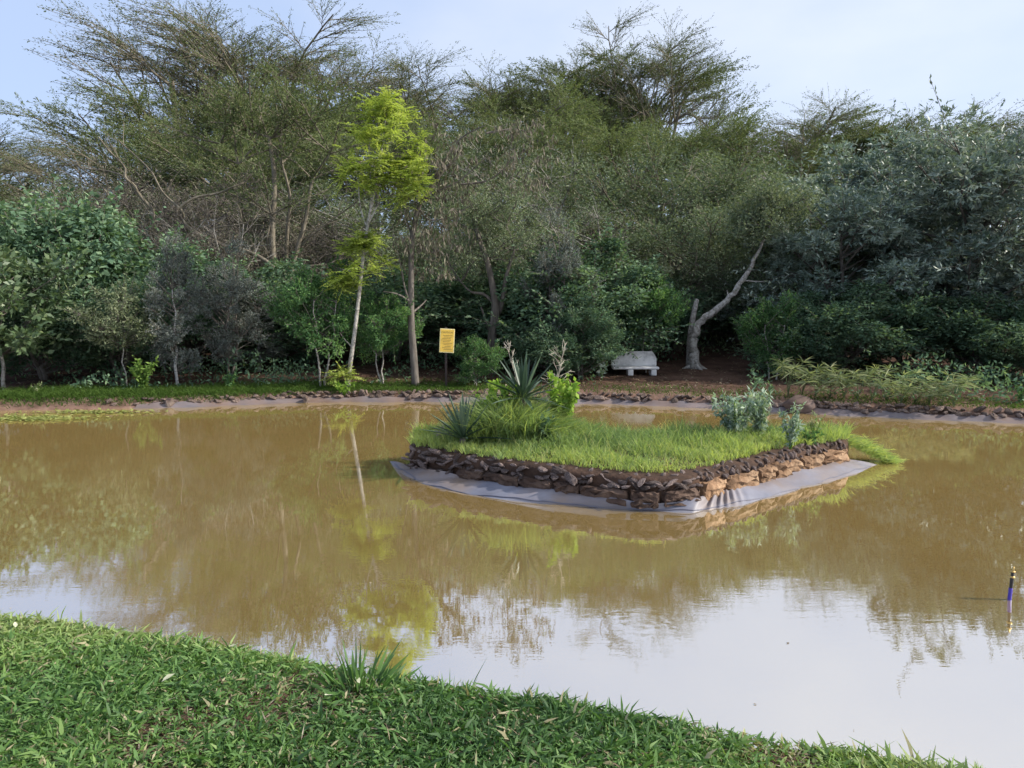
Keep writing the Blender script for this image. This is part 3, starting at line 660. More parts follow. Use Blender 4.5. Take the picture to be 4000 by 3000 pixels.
def clump_tree(seed, crown_z, R, Rz, nclump, nleaf, leafL, leafW, mat, bark, trunk_r=.08, clump_r=.32, stems=1, lean=.1, base_open=.0, leaf_flat=.25, out=.7, rosette=0, squash=.95, down=0.0, ztop_bias=.0, twigs=3, trunk_wob=.06, limb=None, shoots=0, shoot_up=.5):
    """crown of many separate leaf clumps carried on limbs; crown_z = centre height"""
    rng = np.random.default_rng(seed); T = Tubes(); LT = Tubes()
    tr = []
    for s in range(stems):
        a = rng.uniform(0, 6.28) if stems > 1 else 0
        top = np.array([math.cos(a)*R*.35*(stems > 1) + rng.normal()*lean, math.sin(a)*R*.35*(stems > 1) + rng.normal()*lean, crown_z + Rz*.35])
        t = np.linspace(0, 1, 9)[:, None]; pts = np.array([math.cos(a)*.06*(stems > 1), math.sin(a)*.06*(stems > 1), -.15])*(1-t) + top*t
        wob = rng.normal(size=(9, 3))*trunk_wob*np.sin(t*math.pi); wob[:, 2] = 0; pts = pts + wob
        tr.append(pts); T.add(pts, np.linspace(trunk_r, trunk_r*.3, 9), 7)
    d = nrm(rng.normal(size=(nclump, 3))); d[:, 2] += ztop_bias; d = nrm(d)
    rad = rng.uniform(.45, 1.0, nclump)**.6
    C = d*rad[:, None]*np.array([R, R, Rz])*(1 + rng.normal(size=(nclump, 1))*.17) + np.array([0, 0, crown_z])
    for c in C:
        pts = tr[rng.integers(len(tr))]; zt = max(crown_z - Rz*.95, min(c[2] - .25*np.hypot(c[0], c[1]), crown_z + Rz*.3))
        zt = max(crown_z - Rz*1.05, min(c[2] - rng.uniform(.5, 1.1)*np.hypot(c[0], c[1]), crown_z + Rz*.3))
        s = np.array([np.interp(zt, pts[:, 2], pts[:, k_]) for k_ in range(3)])
        m_ = (s+c)/2 + np.array([0, 0, -.06*R]) + rng.normal(size=3)*.05*R
        LT.add([s, s*.45+m_*.5+c*.05, m_*.6+c*.4, c], [trunk_r*.42, trunk_r*.30, trunk_r*.2, trunk_r*.1], 5, cap=False)
        for q in range(twigs):
            e = c + nrm(rng.normal(size=3) + d[0]*0 + np.array([0, 0, .4]))*clump_r*R*rng.uniform(.8, 1.3)
            LT.add([m_*.4+c*.6, (c+e)/2 + rng.normal(size=3)*.03, e], [trunk_r*.12, trunk_r*.08, .004], 3, cap=False)
    per = nleaf//nclump
    csz = rng.uniform(.5, 1.45, nclump)*clump_r*R
    ctone = rng.normal(size=nclump)*.16
    if rosette:
        nr = per//rosette
        u = nrm(rng.normal(size=(nclump, nr, 3)) + np.array([0, 0, .25])); rr = rng.uniform(.35, 1.0, (nclump, nr, 1))**.5
        tip = C[:, None, :] + u*rr*csz[:, None, None]*np.array([1, 1, squash])
        tip = tip.reshape(-1, 3); u = u.reshape(-1, 3)
        pos = np.repeat(tip, rosette, 0); dd = nrm(np.repeat(u, rosette, 0)*out + rng.normal(size=(len(pos), 3))*.75 + np.array([0, 0, .1-down]))
        pos = pos + rng.normal(size=pos.shape)*leafL*.15
        tone = np.repeat(np.repeat(ctone, nr) + rng.normal(size=nclump*nr)*.15, rosette)
    else:
        u = nrm(rng.normal(size=(nclump, per, 3))); rr = rng.uniform(.15, 1.0, (nclump, per, 1))**.5
        pos = (C[:, None, :] + u*rr*csz[:, None, None]*np.array([1, 1, squash])).reshape(-1, 3)
        dd = u.reshape(-1, 3)*out + nrm(rng.normal(size=(len(pos), 3)))*.8 + np.array([0, 0, -down])
        tone = np.repeat(ctone, per)
    if shoots:
        c = C[rng.integers(nclump, size=shoots)]; o_ = nrm(c - np.array([0, 0, crown_z-.3*Rz]))
        dv = nrm(o_ + rng.normal(size=(shoots, 3))*.45 + np.array([0, 0, shoot_up])); Ls = rng.uniform(.25, .75, shoots)*R
        for a_, b_, l_ in zip(c, dv, Ls): LT.add([a_, a_+b_*l_*.5, a_+b_*l_], [.010, .007, .003], 3, cap=False)
        k_ = 16; tt_ = np.linspace(.25, 1, k_)[None, :, None]
        pos = np.concatenate([pos, (c[:, None]+dv[:, None]*Ls[:, None, None]*tt_).reshape(-1, 3) + rng.normal(size=(shoots*k_, 3))*leafL*.12])
        dd = np.concatenate([dd, np.repeat(dv, k_, 0)*.8 + nrm(rng.normal(size=(shoots*k_, 3)))])
        tone = np.concatenate([tone, np.repeat(rng.normal(size=shoots)*.15+.12, k_)])
    n = len(pos)
    kp = pos[:, 2] > .12; pos, dd, tone = pos[kp], dd[kp], tone[kp]; n = len(pos)
    v, q = leaf_arrays(rng, pos, dd, leafL*rng.uniform(.6, 1.3, n), leafW*rng.uniform(.7, 1.3, n), flat=leaf_flat)
    return T.mesh('trunk', bark), mesh_np('crown', v, [q], mat, rnd=np.clip(.5 + tone + rng.normal(size=n)*.22, 0, 1)), LT.mesh('limb', limb or M['bark'])

PROTO = {}
PROTO['aca1'] = (acacia(101), 13.0, 10.5)
PROTO['aca2'] = (acacia(117, stems=2, per=58), 13.0, 9.5)
PROTO['aca3'] = (acacia(131, stems=3, per=42, spread_r=1.4), 12.5, 11.0)
PROTO['lac1'] = (acacia(141, stems=3, per=20, spread_r=1.9, nsh=(13, 16), lL=.100, lW=.030, sq=.48, tw=.75), 1, 1)
PROTO['lac2'] = (acacia(153, stems=4, per=20, spread_r=2.3, nsh=(12, 14), lL=.105, lW=.030, sq=.45, tw=.75), 1, 1)
for k_ in ('aca1', 'aca2', 'aca3', 'lac1', 'lac2'):           # true size of each prototype crown
    me_ = PROTO[k_][0][1]; co_ = np.empty(len(me_.vertices)*3, np.float32); me_.vertices.foreach_get('co', co_); co_ = co_.reshape(-1, 3)
    PROTO[k_] = (PROTO[k_][0], float(co_[:, 2].max()), 2*float(np.percentile(np.hypot(co_[:, 0], co_[:, 1]), 97)))
PROTO['sil1'] = (clump_tree(201, 4.6, 2.6, 2.9, 70, 30000, .19, .052, M['silver'], M['pale_bark'], .12, .23, rosette=8, lean=.3, out=.9, shoots=120), 7.6, 5.8)
PROTO['sil2'] = (clump_tree(207, 4.2, 2.7, 3.0, 64, 28000, .18, .050, M['silver'], M['bark'], .11, .24, rosette=8, stems=2, out=.9, shoots=120), 7.4, 6.0)
PROTO['fin1'] = (clump_tree(211, 3.9, 2.5, 2.5, 70, 40000, .090, .036, M['fine'], M['bark'], .09, .27, stems=2, twigs=9, limb=M['pale_bark']), 6.6, 5.6)
PROTO['fin2'] = (clump_tree(223, 3.6, 2.7, 2.3, 64, 38000, .090, .036, M['fine'], M['acacia_bark'], .09, .27, stems=3, twigs=9, limb=M['acacia_bark']), 6.1, 6.0)
PROTO['drk1'] = (clump_tree(231, 1.9, 1.5, 1.6, 50, 20000, .100, .050, M['dark'], M['bark'], .06, .26, stems=3, shoots=160), 3.6, 3.3)
PROTO['drk2'] = (clump_tree(239, 2.3, 1.7, 1.5, 46, 16000, .13, .066, M['dark'], M['bark'], .07, .27, down=.4, stems=2, shoots=130, shoot_up=.2), 3.9, 3.7)
PROTO['grn1'] = (clump_tree(241, 1.7, .78, .80, 40, 10500, .080, .034, M['green'], M['pale_bark'], .028, .27, shoots=150, stems=2, trunk_wob=.05), 2.5, 1.75)
PROTO['col1'] = (clump_tree(251, 2.1, .62, 1.6, 60, 15000, .060, .022, M['column'], M['ringed'], .045, .30, shoots=170, lean=.12, twigs=5), 3.7, 1.7)
PROTO['col2'] = (clump_tree(257, 2.0, .75, 1.55, 60, 15000, .060, .022, M['column'], M['bark'], .045, .28, shoots=170, lean=.2, twigs=5, stems=2), 3.6, 2.0)
PROTO['twg1'] = (clump_tree(263, 2.6, 1.9, 1.9, 70, 12000, .065, .024, M['dead'], M['bark'], .06, .38, stems=4, twigs=18), 4.6, 4.2)
PROTO['brd1'] = (clump_tree(271, 3.0, 2.2, 1.7, 60, 20000, .17, .090, M['dark'], M['bark'], .10, .24, shoots=160, down=.5, ztop_bias=.2), 4.8, 4.7)

GROUPS = {'aca': 'acacias rising behind the pond', 'lac': 'acacias rising behind the pond', 'sil': 'silver-leaved trees on the far bank', 'fin': 'fine-leaved trees in the wood', 'drk': 'dark bushes under the trees',
          'grn': 'round green shrubs on the far bank', 'col': 'columnar grey trees on the far bank', 'twg': 'dry twiggy thickets in the wood', 'brd': 'broad-leaved trees in the wood'}
NAMES = {'aca': 'acacia_tree', 'lac': 'acacia_tree', 'sil': 'silver_leaf_tree', 'fin': 'fine_leaf_tree', 'drk': 'leafy_bush', 'grn': 'round_shrub', 'col': 'columnar_tree', 'twg': 'dry_thicket', 'brd': 'broadleaf_tree'}
CATS = {'aca': 'tree', 'lac': 'tree', 'sil': 'tree', 'fin': 'tree', 'drk': 'bush', 'grn': 'shrub', 'col': 'tree', 'twg': 'shrub', 'brd': 'tree'}
trng = np.random.default_rng(77)
def plant(proto, px, Y, pytop, wpx, label, rot=None, sink=0.0):
    ms, H, W = PROTO[proto]; k = proto[:3]
    g = at(px, 1400, Y); x = g[0]; z0 = hz(x, Y) - sink
    top = at(px, pytop, Y)[2]; sz = (top - z0)/H; sx = wpx*Y/F/W
    t = empty(NAMES[k], (x, Y, z0), (0, 0, trng.uniform(0, 6.28) if rot is None else rot), (sx, sx, sz))
    link('trunk', ms[0], t); link('crown', ms[1], t)
    if len(ms) > 2: link('limb', ms[2], t)
    return tag(t, label, CATS[k], GROUPS[k])

# ---- acacias, back to front
plant('lac2', -120, 44, 470, 1100, 'low feathery acacia at the left picture edge under open sky')
plant('lac1', 780, 42, 10, 1250, 'tallest lacy acacia whose wispy crown reaches the top left of the sky', rot=.4)
plant('lac2', 1120, 45, 60, 1200, 'tall wispy acacia just right of the tallest one at upper left')
plant('lac1', 1480, 44, 200, 1000, 'feathery acacia rising behind the lime-green sapling')
plant('lac2', 1820, 46, 270, 1000, 'flat olive acacia between the lime-green sapling and the tall middle acacia', rot=2.2)
plant('lac2', 2480, 45, 95, 880, 'tall dark-topped acacia standing alone against the sky right of centre')
plant('aca3', 2120, 42, 330, 800, 'olive acacia crown left below the tall dark-topped acacia')
plant('aca1', 2760, 33, 400, 800, 'olive acacia crown right below the tall dark-topped acacia', rot=4.0)
plant('lac1', 3150, 33, 370, 900, 'rounded olive acacia in the dip of the skyline at right')
plant('lac2', 3640, 33, 420, 900, 'feathery acacia behind the silver-leaved trees at right')
plant('lac1', 4060, 34, 390, 950, 'acacia rising at the right picture edge above the silver-leaved trees', rot=1.0)
plant('lac1', 330, 34, 520, 1000, 'acacia with long shoots leaning left over the dense green tree')
plant('aca1', 900, 33, 420, 900, 'olive acacia filling the wood above the grey columnar trees', rot=3.1)
plant('aca3', 1500, 34, 420, 850, 'olive acacia directly behind the lime-green crown')
plant('aca2', 1900, 33, 470, 800, 'olive acacia above the tree with dead hanging leaves')
plant('aca1', 2350, 33, 450, 850, 'warm olive acacia above the fine-leaved trees in the centre', rot=5.2)
plant('aca3', 2900, 32, 520, 850, 'green acacia above the leaning pale trunk')
plant('aca2', 3430, 33, 440, 800, 'olive acacia with pale bare limbs in the skyline dip at right')
plant('aca1', -250, 30, 620, 900, 'acacia at the left edge above the broad-leaved tree', rot=2.0)
plant('aca3', 700, 38, 330, 1000, 'olive acacia low in the middle of the tallest lacy crown')
plant('aca1', 1180, 39, 300, 900, 'olive acacia under the tall wispy crown left of the lime sapling', rot=1.3)
plant('aca2', 3200, 36, 470, 800, 'olive acacia low behind the rounded lacy one at right')
plant('aca3', 2480, 46.5, 190, 820, 'leafy olive acacia crown in the lower half of the tall dark-topped one', rot=.8)
plant('aca2', 2150, 47, 260, 800, 'leafy olive acacia left behind the tall dark-topped one', rot=2.8)
# ---- fine-leaved middle layer
plant('fin1', 2050, 27, 560, 900, 'grey-green fine-leaved tree behind the dead hanging leaves')
plant('fin2', 2480, 26, 560, 900, 'fine-leaved tree in the centre of the wood above the bench', sink=.3)
plant('fin1', 2900, 27, 640, 850, 'fine-leaved tree behind the top of the leaning pale trunk')
plant('fin2', 3250, 28, 650, 850, 'fine-leaved tree below the skyline dip, left of the silver-leaved trees')
plant('fin1', 1350, 28, 760, 800, 'shaded fine-leaved tree behind the lime-green sapling trunk')
plant('fin2', 200, 29, 700, 900, 'fine-leaved tree behind the dense green tree at left')
plant('twg1', 560, 27, 700, 800, 'grey leafless thicket above the grey columnar trees')
plant('twg1', 950, 26, 720, 800, 'brown leafless thicket around the forked acacia trunks')
plant('twg1', 1300, 25, 900, 600, 'twiggy dry thicket behind the two round green shrubs')
plant('twg1', 2150, 24, 800, 700, 'dry twiggy thicket behind the blue-grey columnar tree')
plant('fin2', 1780, 23, 820, 700, 'fine-leaved tree behind the yellow sign')
plant('fin1', 2250, 22.5, 780, 750, 'grey fine-leaved tree directly above the concrete bench')
plant('fin2', 2640, 23, 760, 750, 'grey-green tree left of the leaning pale trunk')
plant('fin1', 3000, 23, 760, 700, 'grey-green tree right of the top of the leaning pale trunk')
plant('fin1', 820, 35, 620, 800, 'fine-leaved tree deep behind the forked acacia trunks')
plant('fin2', 1180, 36, 600, 800, 'fine-leaved tree deep behind the lime-green sapling')
plant('twg1', 780, 22.5, 860, 620, 'low grey thicket between the dense green tree and the forked trunks')
# ---- silver-leaved trees on the right
plant('sil1', 3730, 19.5, 560, 900, 'largest silver-leaved tree at right with rosette leaf sprays', rot=.6)
plant('sil2', 3300, 20.5, 720, 800, 'silver-leaved tree left of the largest one, above the round bushes')
plant('sil2', 4080, 19, 420, 800, 'silver-leaved tree cut by the right picture edge', rot=2.0)
plant('sil1', 3480, 24, 540, 800, 'silver-leaved tree standing behind the gap in the silver crowns', rot=3.0)
plant('sil1', 3010, 22.8, 880, 560, 'small silver-leaved tree right behind the leaning pale trunk', rot=4.2)
# ---- dense green left
plant('brd1', 300, 20.5, 830, 720, 'dense green broad-leaved tree behind the bank at left')
plant('brd1', -60, 22, 900, 600, 'broad-leaved tree cut by the left edge behind the dense green one', rot=2)
# ---- bushes and understorey
for a in [('drk1', 180, 18.2, 1130, 560, 'dark bush behind the glossy tree at the left edge'),
          ('drk2', 470, 18.6, 1120, 560, 'dark bush behind the thin grey-leaved tree'),
          ('drk1', 760, 20.5, 1000, 620, 'dark bush behind the two grey columnar trees'),
          ('drk2', 1040, 22, 1050, 600, 'shaded bush left of the forked acacia base'),
          ('drk1', 1230, 21, 1120, 600, 'shaded bush behind the left round green shrub'),
          ('drk2', 1560, 21.5, 1080, 620, 'shaded bush behind the straight grey trunk'),
          ('drk1', 1830, 21, 1080, 620, 'shaded bush behind the yellow sign'),
          ('drk2', 2080, 20.3, 1060, 560, 'shaded bush behind the blue-grey columnar tree'),
          ('drk1', 2320, 20.0, 980, 640, 'leafy bush just left behind the concrete bench'),
          ('drk2', 2540, 21.6, 1080, 380, 'leafy bush just right behind the concrete bench'),
          ('drk1', 2860, 24.5, 1060, 620, 'shaded bush behind the foot of the leaning pale trunk'),
          ('drk1', 3120, 18.7, 1190, 420, 'leafy bush right of the leaning trunk above the sedges'),
          ('drk2', 3280, 18.9, 1130, 560, 'leafy bush above the middle of the sedges'),
          ('drk1', 3540, 19.4, 1160, 560, 'dark bush under the largest silver-leaved tree'),
          ('drk2', 3840, 18.2, 1180, 560, 'dark bush below the silver tree near the right edge'),
          ('drk1', 4060, 17.5, 1240, 520, 'dark bush cut by the right edge above the bank'),
          ('drk2', 2160, 18.4, 1290, 330, 'low dark bush left of the bench behind the yucca'),
          ('drk1', 2270, 18.2, 1200, 330, 'dark leafy bush touching the left end of the bench')]:
    plant(*a)
plant('grn1', 1255, 17.1, 1085, 300, 'round bright green shrub on a twisted pale stem left of the lime sapling')
plant('grn1', 1495, 17.5, 1180, 240, 'round green shrub on thin forked stems right of the lime sapling', rot=2)
plant('grn1', 2530, 19.4, 1110, 230, 'bright green shrub above the right end of the bench', rot=1)
plant('grn1', 1870, 17.3, 1345, 200, 'low green shrub right of the yellow sign', rot=3, sink=.25)
plant('grn1', 3020, 18.2, 1200, 230, 'round green shrub right of the leaning pale trunk', rot=4, sink=.3)
plant('col1', 690, 16.9, 960, 250, 'columnar grey tree on a ringed white trunk at left', rot=0)
plant('col2', 900, 18.2, 990, 270, 'shaded columnar grey tree right of the ringed white trunk')
plant('col2', 2190, 18.8, 880, 300, 'blue-grey columnar tree left of the bench', rot=1)
plant('col1', 1010, 19.5, 1120, 300, 'low grey bushy tree beside the forked acacia base', rot=3)

# ---- hand-laid trees
def pl(points, Y, dy=None):
    return np.array([at(px, py, Y if dy is None else Y+dy[k]) for k, (px, py) in enumerate(points)])
def smooth_line(p, n=4):
    p = np.asarray(p); t = np.arange(len(p)); tt = np.linspace(0, len(p)-1, (len(p)-1)*n+1)
    out = []
    for u in tt:
        i = min(int(u), len(p)-2); f = u-i
        p0, p1, p2, p3 = p[max(i-1, 0)], p[i], p[i+1], p[min(i+2, len(p)-1)]
        out.append(.5*((2*p1)+(-p0+p2)*f+(2*p0-5*p1+4*p2-p3)*f*f+(-p0+3*p1-3*p2+p3)*f**3))
    return np.array(out)
def root(name, px, py, Y, label, cat, group=None):
    b = at(px, py, Y); z = hz(b[0], Y)
    return tag(empty(name, (b[0], Y, z)), label, cat, group)
def local(p, o): return np.asarray(p) - np.array(o.location)

# forked acacia with bare arching limbs
Y = 23.0
t = root('forked_acacia', 1065, 1450, Y, 'acacia with forked buff trunks and long bare limbs arching left', 'tree')
T = Tubes(); rng = np.random.default_rng(301)
limbs = [([(1062, 1470), (1075, 1340), (1078, 1230), (1082, 1100), (1075, 900), (1082, 700), (1060, 540)], .17, .05, 0),
         ([(1078, 1230), (1120, 1150), (1150, 1000), (1190, 860), (1220, 700), (1290, 600)], .10, .03, 0),
         ([(1080, 1200), (1110, 1060), (1120, 900), (1130, 760), (1100, 640)], .09, .03, .4),
         ([(1072, 1250), (1040, 1180), (1055, 1080), (1040, 960), (1060, 840)], .07, .02, -.4),
         ([(1085, 1180), (1107, 1104), (1038, 1021), (949, 977), (873, 958), (804, 930), (766, 911), (706, 867), (696, 816), (627, 753), (589, 684), (551, 639), (437, 538)], .065, .018, -1.4),
         ([(695, 816), (759, 772), (835, 753), (924, 715), (975, 671), (1025, 627)], .04, .012, -1.6),
         ([(804, 930), (850, 890), (930, 880), (1010, 850), (1060, 800)], .03, .01, -1.3),
         ([(650, 1420), (645, 1150), (633, 949), (608, 905), (601, 823), (563, 772), (538, 728), (506, 696), (500, 652), (443, 595), (405, 544)], .075, .018, -1.0),
         ([(633, 960), (551, 905), (468, 842), (443, 785), (405, 734), (342, 671), (250, 600)], .05, .014, -1.0),
         ([(506, 696), (430, 670), (350, 660), (280, 640)], .03, .008, -1.0),
         ([(1150, 1000), (1210, 930), (1300, 860), (1380, 800)], .04, .012, .2),
         ([(1130, 1080), (1200, 1040), (1290, 1030), (1340, 990)], .03, .01, -.3)]
tipsets = []
for pts, r0, r1, dy in limbs:
    p = smooth_line(local(pl(pts, Y+dy), t)); p[:, 1] += np.cumsum(rng.normal(size=len(p))*.03)
    T.add(p, np.linspace(r0, r1, len(p)), 7, cap=False)
    for _ in range(7):
        i0 = rng.integers(len(p)//3, len(p)); d = nrm(p[min(i0, len(p)-1)]-p[max(i0-2, 0)]) + rng.normal(size=3)*.7 + np.array([0, 0, .2])
        L = rng.uniform(.5, 1.3); q = np.array([p[i0 if i0 < len(p) else -1] + nrm(d)*L*s + rng.normal(size=3)*.05*s for s in (0, .35, .7, 1)])
        T.add(q, [.014, .010, .007, .003], 4, cap=False)
        for _ in range(3):
            d2 = nrm(d + rng.normal(size=3)*.6); s = q[rng.integers(1, 4)]; T.add([s, s+d2*.25, s+d2*.5+rng.normal(size=3)*.05], [.006, .005, .002], 3, cap=False)
link('trunk', T.mesh('trunk', M['acacia_bark']), t)
sk = []
P = [dict(seg=4, gn=.12, up=.05, tap=.5), dict(n=(5, 7), s0=.1, ang=.7, len=1.2, seg=3, gn=.08, up=0, tap=.4, rr=.5, flat=.3, rise=.3)]
for px, py, dy in [(1060, 540, 0), (1100, 640, .4), (1290, 600, 0), (1060, 840, -.4), (1000, 560, .5), (1180, 540, .3), (930, 640, .3), (1220, 700, .2), (860, 560, .4)]:
    for _ in range(4): skeleton(rng, local(at(px, py, Y+dy), t), (rng.normal()*.8, rng.normal()*.8, .6), 1.8, .03, 0, P, sk)
link('crown', leaves_along(rng, sk, [0, 1], [40, 60], .10, .034, M['acacia'], spread=.07, flat=.35, fwd=.9), t)
link('twig_spray', tubes_from(sk, M['acacia_bark'], 'twig_spray', 5), t)

# leafless grey trees with pale limbs showing between the crowns
def bare_tree(px, Y, pytop, label, seed):
    rng = np.random.default_rng(seed); b = at(px, 1400, Y); z0 = hz(b[0], Y); H = at(px, pytop, Y)[2]-z0
    P = [dict(seg=5, gn=.08, up=.05, tap=.5), dict(n=(4, 6), s0=.35, ang=.7, len=H*.38, seg=5, gn=.14, up=.04, tap=.4, rr=.55), dict(n=(4, 6), s0=.25, ang=.75, len=H*.18, seg=4, gn=.14, up=.03, tap=.4, rr=.5), dict(n=(3, 4), s0=.2, ang=.7, len=H*.08, seg=3, gn=.12, up=.02, tap=.4, rr=.5)]
    sk = []; skeleton(rng, (0, 0, -.2), (rng.normal()*.15, rng.normal()*.15, 1), H*.58, .08, 0, P, sk)
    t = tag(empty('bare_tree', (b[0], Y, z0)), label, 'tree', 'bare trees in the wood'); link('trunk', tubes_from([q for q in sk if q[0] == 0], M['dry_bark']), t)
    link('branch', tubes_from([q for q in sk if q[0] > 0], M['dry_bark'], 'branch'), t)
M['dry_bark'] = rock_mat('dry_pale_bark', [(.3, (.22, .205, .185)), (.6, (.37, .35, .32)), (.8, (.48, .46, .42))], 6)
bare_tree(640, 21.6, 640, 'bare pale-limbed tree above the ringed white trunk', 881)
bare_tree(900, 21.9, 690, 'bare pale-limbed tree left of the forked acacia trunks', 882)
bare_tree(2070, 21.2, 760, 'bare pale-limbed tree above the gnarled grey tree', 883)
bare_tree(3330, 26.0, 520, 'bare pale-limbed tree below the dip of the skyline at right', 884)

# lime-green sapling: pinnate fronds on a pale leaning stem
def fronds(rng, centers, per, fl, mat, up=.25, leafL=.07, leafW=.028):
    Pp, Dd, tone = [], [], []
    T = Tubes()
    for c, rad in centers:
        tn = rng.normal()*.12
        for _ in range(per):
            d = nrm(rng.normal(size=3)*np.array([1, 1, .45]) + np.array([0, 0, up])); s = np.asarray(c) + rng.normal(size=3)*rad*.45
            L = fl*rng.uniform(.7, 1.25); t = np.linspace(.12, 1, 9)
            pts = s + d*L*t[:, None] - np.array([0, 0, 1.0])*(L*.22*t**2)[:, None]
            T.add(pts[[0, 4, 8]], [.004, .003, .002], 3, cap=False)
            side = nrm(np.cross(d, [0, 0, 1.0]))
            for sg in (-1, 1):
                Pp.append(pts); Dd.append(np.tile(side*sg*1.0 + d*.55 + np.array([0, 0, -.15]), (9, 1)) + rng.normal(size=(9, 3))*.15)
                tone.append(np.full(9, .5 + tn + rng.normal()*.15))
    p = np.concatenate(Pp); d = np.concatenate(Dd); n = len(p)
    v, q = leaf_arrays(rng, p, d, leafL*rng.uniform(.75, 1.2, n), leafW*rng.uniform(.8, 1.2, n), flat=.75)
    return mesh_np('crown', v, [q], mat, rnd=np.clip(np.concatenate(tone)+rng.normal(size=n)*.1, 0, 1)), T.mesh('frond_stalk', M['weed'])
Y = 16.9; rng = np.random.default_rng(311)
t = root('lime_sapling', 1362, 1510, Y, 'slender sapling with bright lime-green feathery crown and pale leaning stem', 'tree')
T = Tubes()
stem = smooth_line(local(pl([(1358, 1525), (1366, 1440), (1385, 1300), (1405, 1130), (1420, 990), (1436, 880), (1452, 800), (1478, 680), (1500, 520), (1515, 400)], Y), t)); stem[0, 2] = -.1
T.add(stem, np.interp(np.linspace(0, 1, len(stem)), [0, .5, 1], [.052, .036, .008]), 8)
for pts, r in [([(1434, 890), (1412, 830), (1400, 760), (1395, 620)], .024), ([(1440, 870), (1480, 790), (1540, 700), (1590, 600)], .024), ([(1445, 840), (1450, 740), (1440, 600), (1460, 470)], .02), ([(1378, 1360), (1345, 1330), (1318, 1300)], .018), ([(1410, 1080), (1370, 1060), (1330, 1050)], .012), ([(1420, 1000), (1460, 960), (1490, 930)], .012), ([(1500, 760), (1580, 740), (1620, 690)], .012)]:
    p = smooth_line(local(pl(pts, Y), t)); p[:, 1] += np.linspace(0, rng.normal()*.25, len(p)); T.add(p, np.linspace(r, .006, len(p)), 6)
link('trunk', T.mesh('trunk', M['pale_bark']), t)
cs = []
for _ in range(46):
    while True:
        px, py = rng.uniform(1335, 1670), rng.uniform(365, 790)
        wid = np.interp(py, [370, 450, 560, 700, 800, 850], [35, 80, 135, 160, 110, 50]); mid = np.interp(py, [370, 850], [1510, 1500])
        if abs(px-mid) < wid: break
    cs.append((local(at(px, py, Y+rng.normal()*.42), t), .16))
for _ in range(13): cs.append((local(at(rng.normal(1430, 45), rng.uniform(925, 1080), Y+rng.normal()*.25), t), .12))
for _ in range(6): cs.append((local(at(rng.normal(1350, 35), rng.uniform(1040, 1120), Y+rng.normal()*.2), t), .1))
for _ in range(3): cs.append((local(at(rng.normal(1365, 25), rng.uniform(1450, 1490), Y-.1), t), .06))
cm_, fm_ = fronds(rng, cs, 17, .34, M['lime'], leafL=.085, leafW=.036)
link('crown', cm_, t); link('frond_stalk', fm_, t)

# straight grey trunk with dead hanging leaves
Y = 17.4; rng = np.random.default_rng(321)
t = root('dead_leaf_tree', 1622, 1510, Y, 'tree with straight grey trunk and brown dead leaves hanging in its crown', 'tree')
T = Tubes()
st = smooth_line(local(pl([(1624, 1525), (1616, 1400), (1606, 1250), (1606, 1080), (1610, 930), (1640, 800), (1720, 680), (1800, 600)], Y), t)); st[0, 2] = -.1
T.add(st, np.linspace(.095, .03, len(st)), 9)
lim = [[(1608, 1200), (1585, 1130), (1575, 1060), (1560, 980)], [(1612, 930), (1580, 820), (1600, 700)], [(1640, 800), (1700, 760), (1800, 720), (1900, 640)], [(1700, 690), (1800, 560), (1900, 520)], [(1640, 820), (1680, 860), (1760, 850), (1850, 800)], [(1800, 720), (1920, 700), (2020, 600)], [(1900, 520), (2000, 500), (2080, 510)], [(1606, 1180), (1560, 1150), (1510, 1140)], [(1612, 1220), (1640, 1190), (1650, 1170)]]
for pts in lim:
    p = smooth_line(local(pl(pts, Y), t)); p[:, 1] += np.linspace(0, rng.normal()*.5, len(p)); T.add(p, np.linspace(.028, .008, len(p)), 6)
link('trunk', T.mesh('trunk', M['bark']), t)
Pp, Dd = [], []
for _ in range(230):
    u = rng.random()
    if u < .45: px, py = rng.normal(1700, 90), rng.uniform(560, 960)
    elif u < .85: px, py = rng.uniform(1680, 2150), np.interp(rng.random(), [0, 1], [470, 760])
    else: px, py = rng.normal(1660, 60), rng.uniform(900, 1080)
    c = local(at(px, py, Y + rng.normal()*.55), t); n = rng.integers(10, 24)
    Pp.append(c + rng.normal(size=(n, 3))*np.array([.09, .09, .06])); Dd.append(rng.normal(size=(n, 3))*.38 + np.array([0, 0, -1.0]))
p = np.concatenate(Pp); d = np.concatenate(Dd); n = len(p)
v, q = leaf_arrays(rng, p, d, rng.uniform(.09, .18, n), rng.uniform(.022, .045, n), flat=0)
link('crown', mesh_np('crown', v, [q], M['dead'], rnd=rng.random(n)), t)

# leaning pale trunk and its broken companion
Y = 20.0; rng = np.random.default_rng(331)
t = root('leaning_tree', 2715, 1440, Y, 'leaning tree with a thick pale trunk bent to the right', 'tree')
T = Tubes(); st = smooth_line(local(pl([(2714, 1455), (2712, 1390), (2708, 1330), (2722, 1275), (2775, 1225), (2840, 1175), (2890, 1110), (2935, 1035), (2972, 965), (3010, 880)], Y), t)); st[0, 2] = -.1
st[1:-1] += rng.normal(size=(len(st)-2, 3))*.022
T.add(st, np.interp(np.linspace(0, 1, len(st)), [0, .12, .5, 1], [.165, .115, .085, .03])*(1+rng.normal(size=len(st))*.06), 12)
link('trunk', T.mesh('trunk', M['pale_bark']), t)
T = Tubes(); p = smooth_line(local(pl([(2845, 1170), (2843, 1150), (2840, 1135)], Y), t)); T.add(p, np.linspace(.03, .012, len(p)), 5)
p = smooth_line(local(pl([(2905, 1095), (2960, 1100), (2990, 1098)], Y), t)); T.add(p, np.linspace(.025, .006, len(p)), 5)
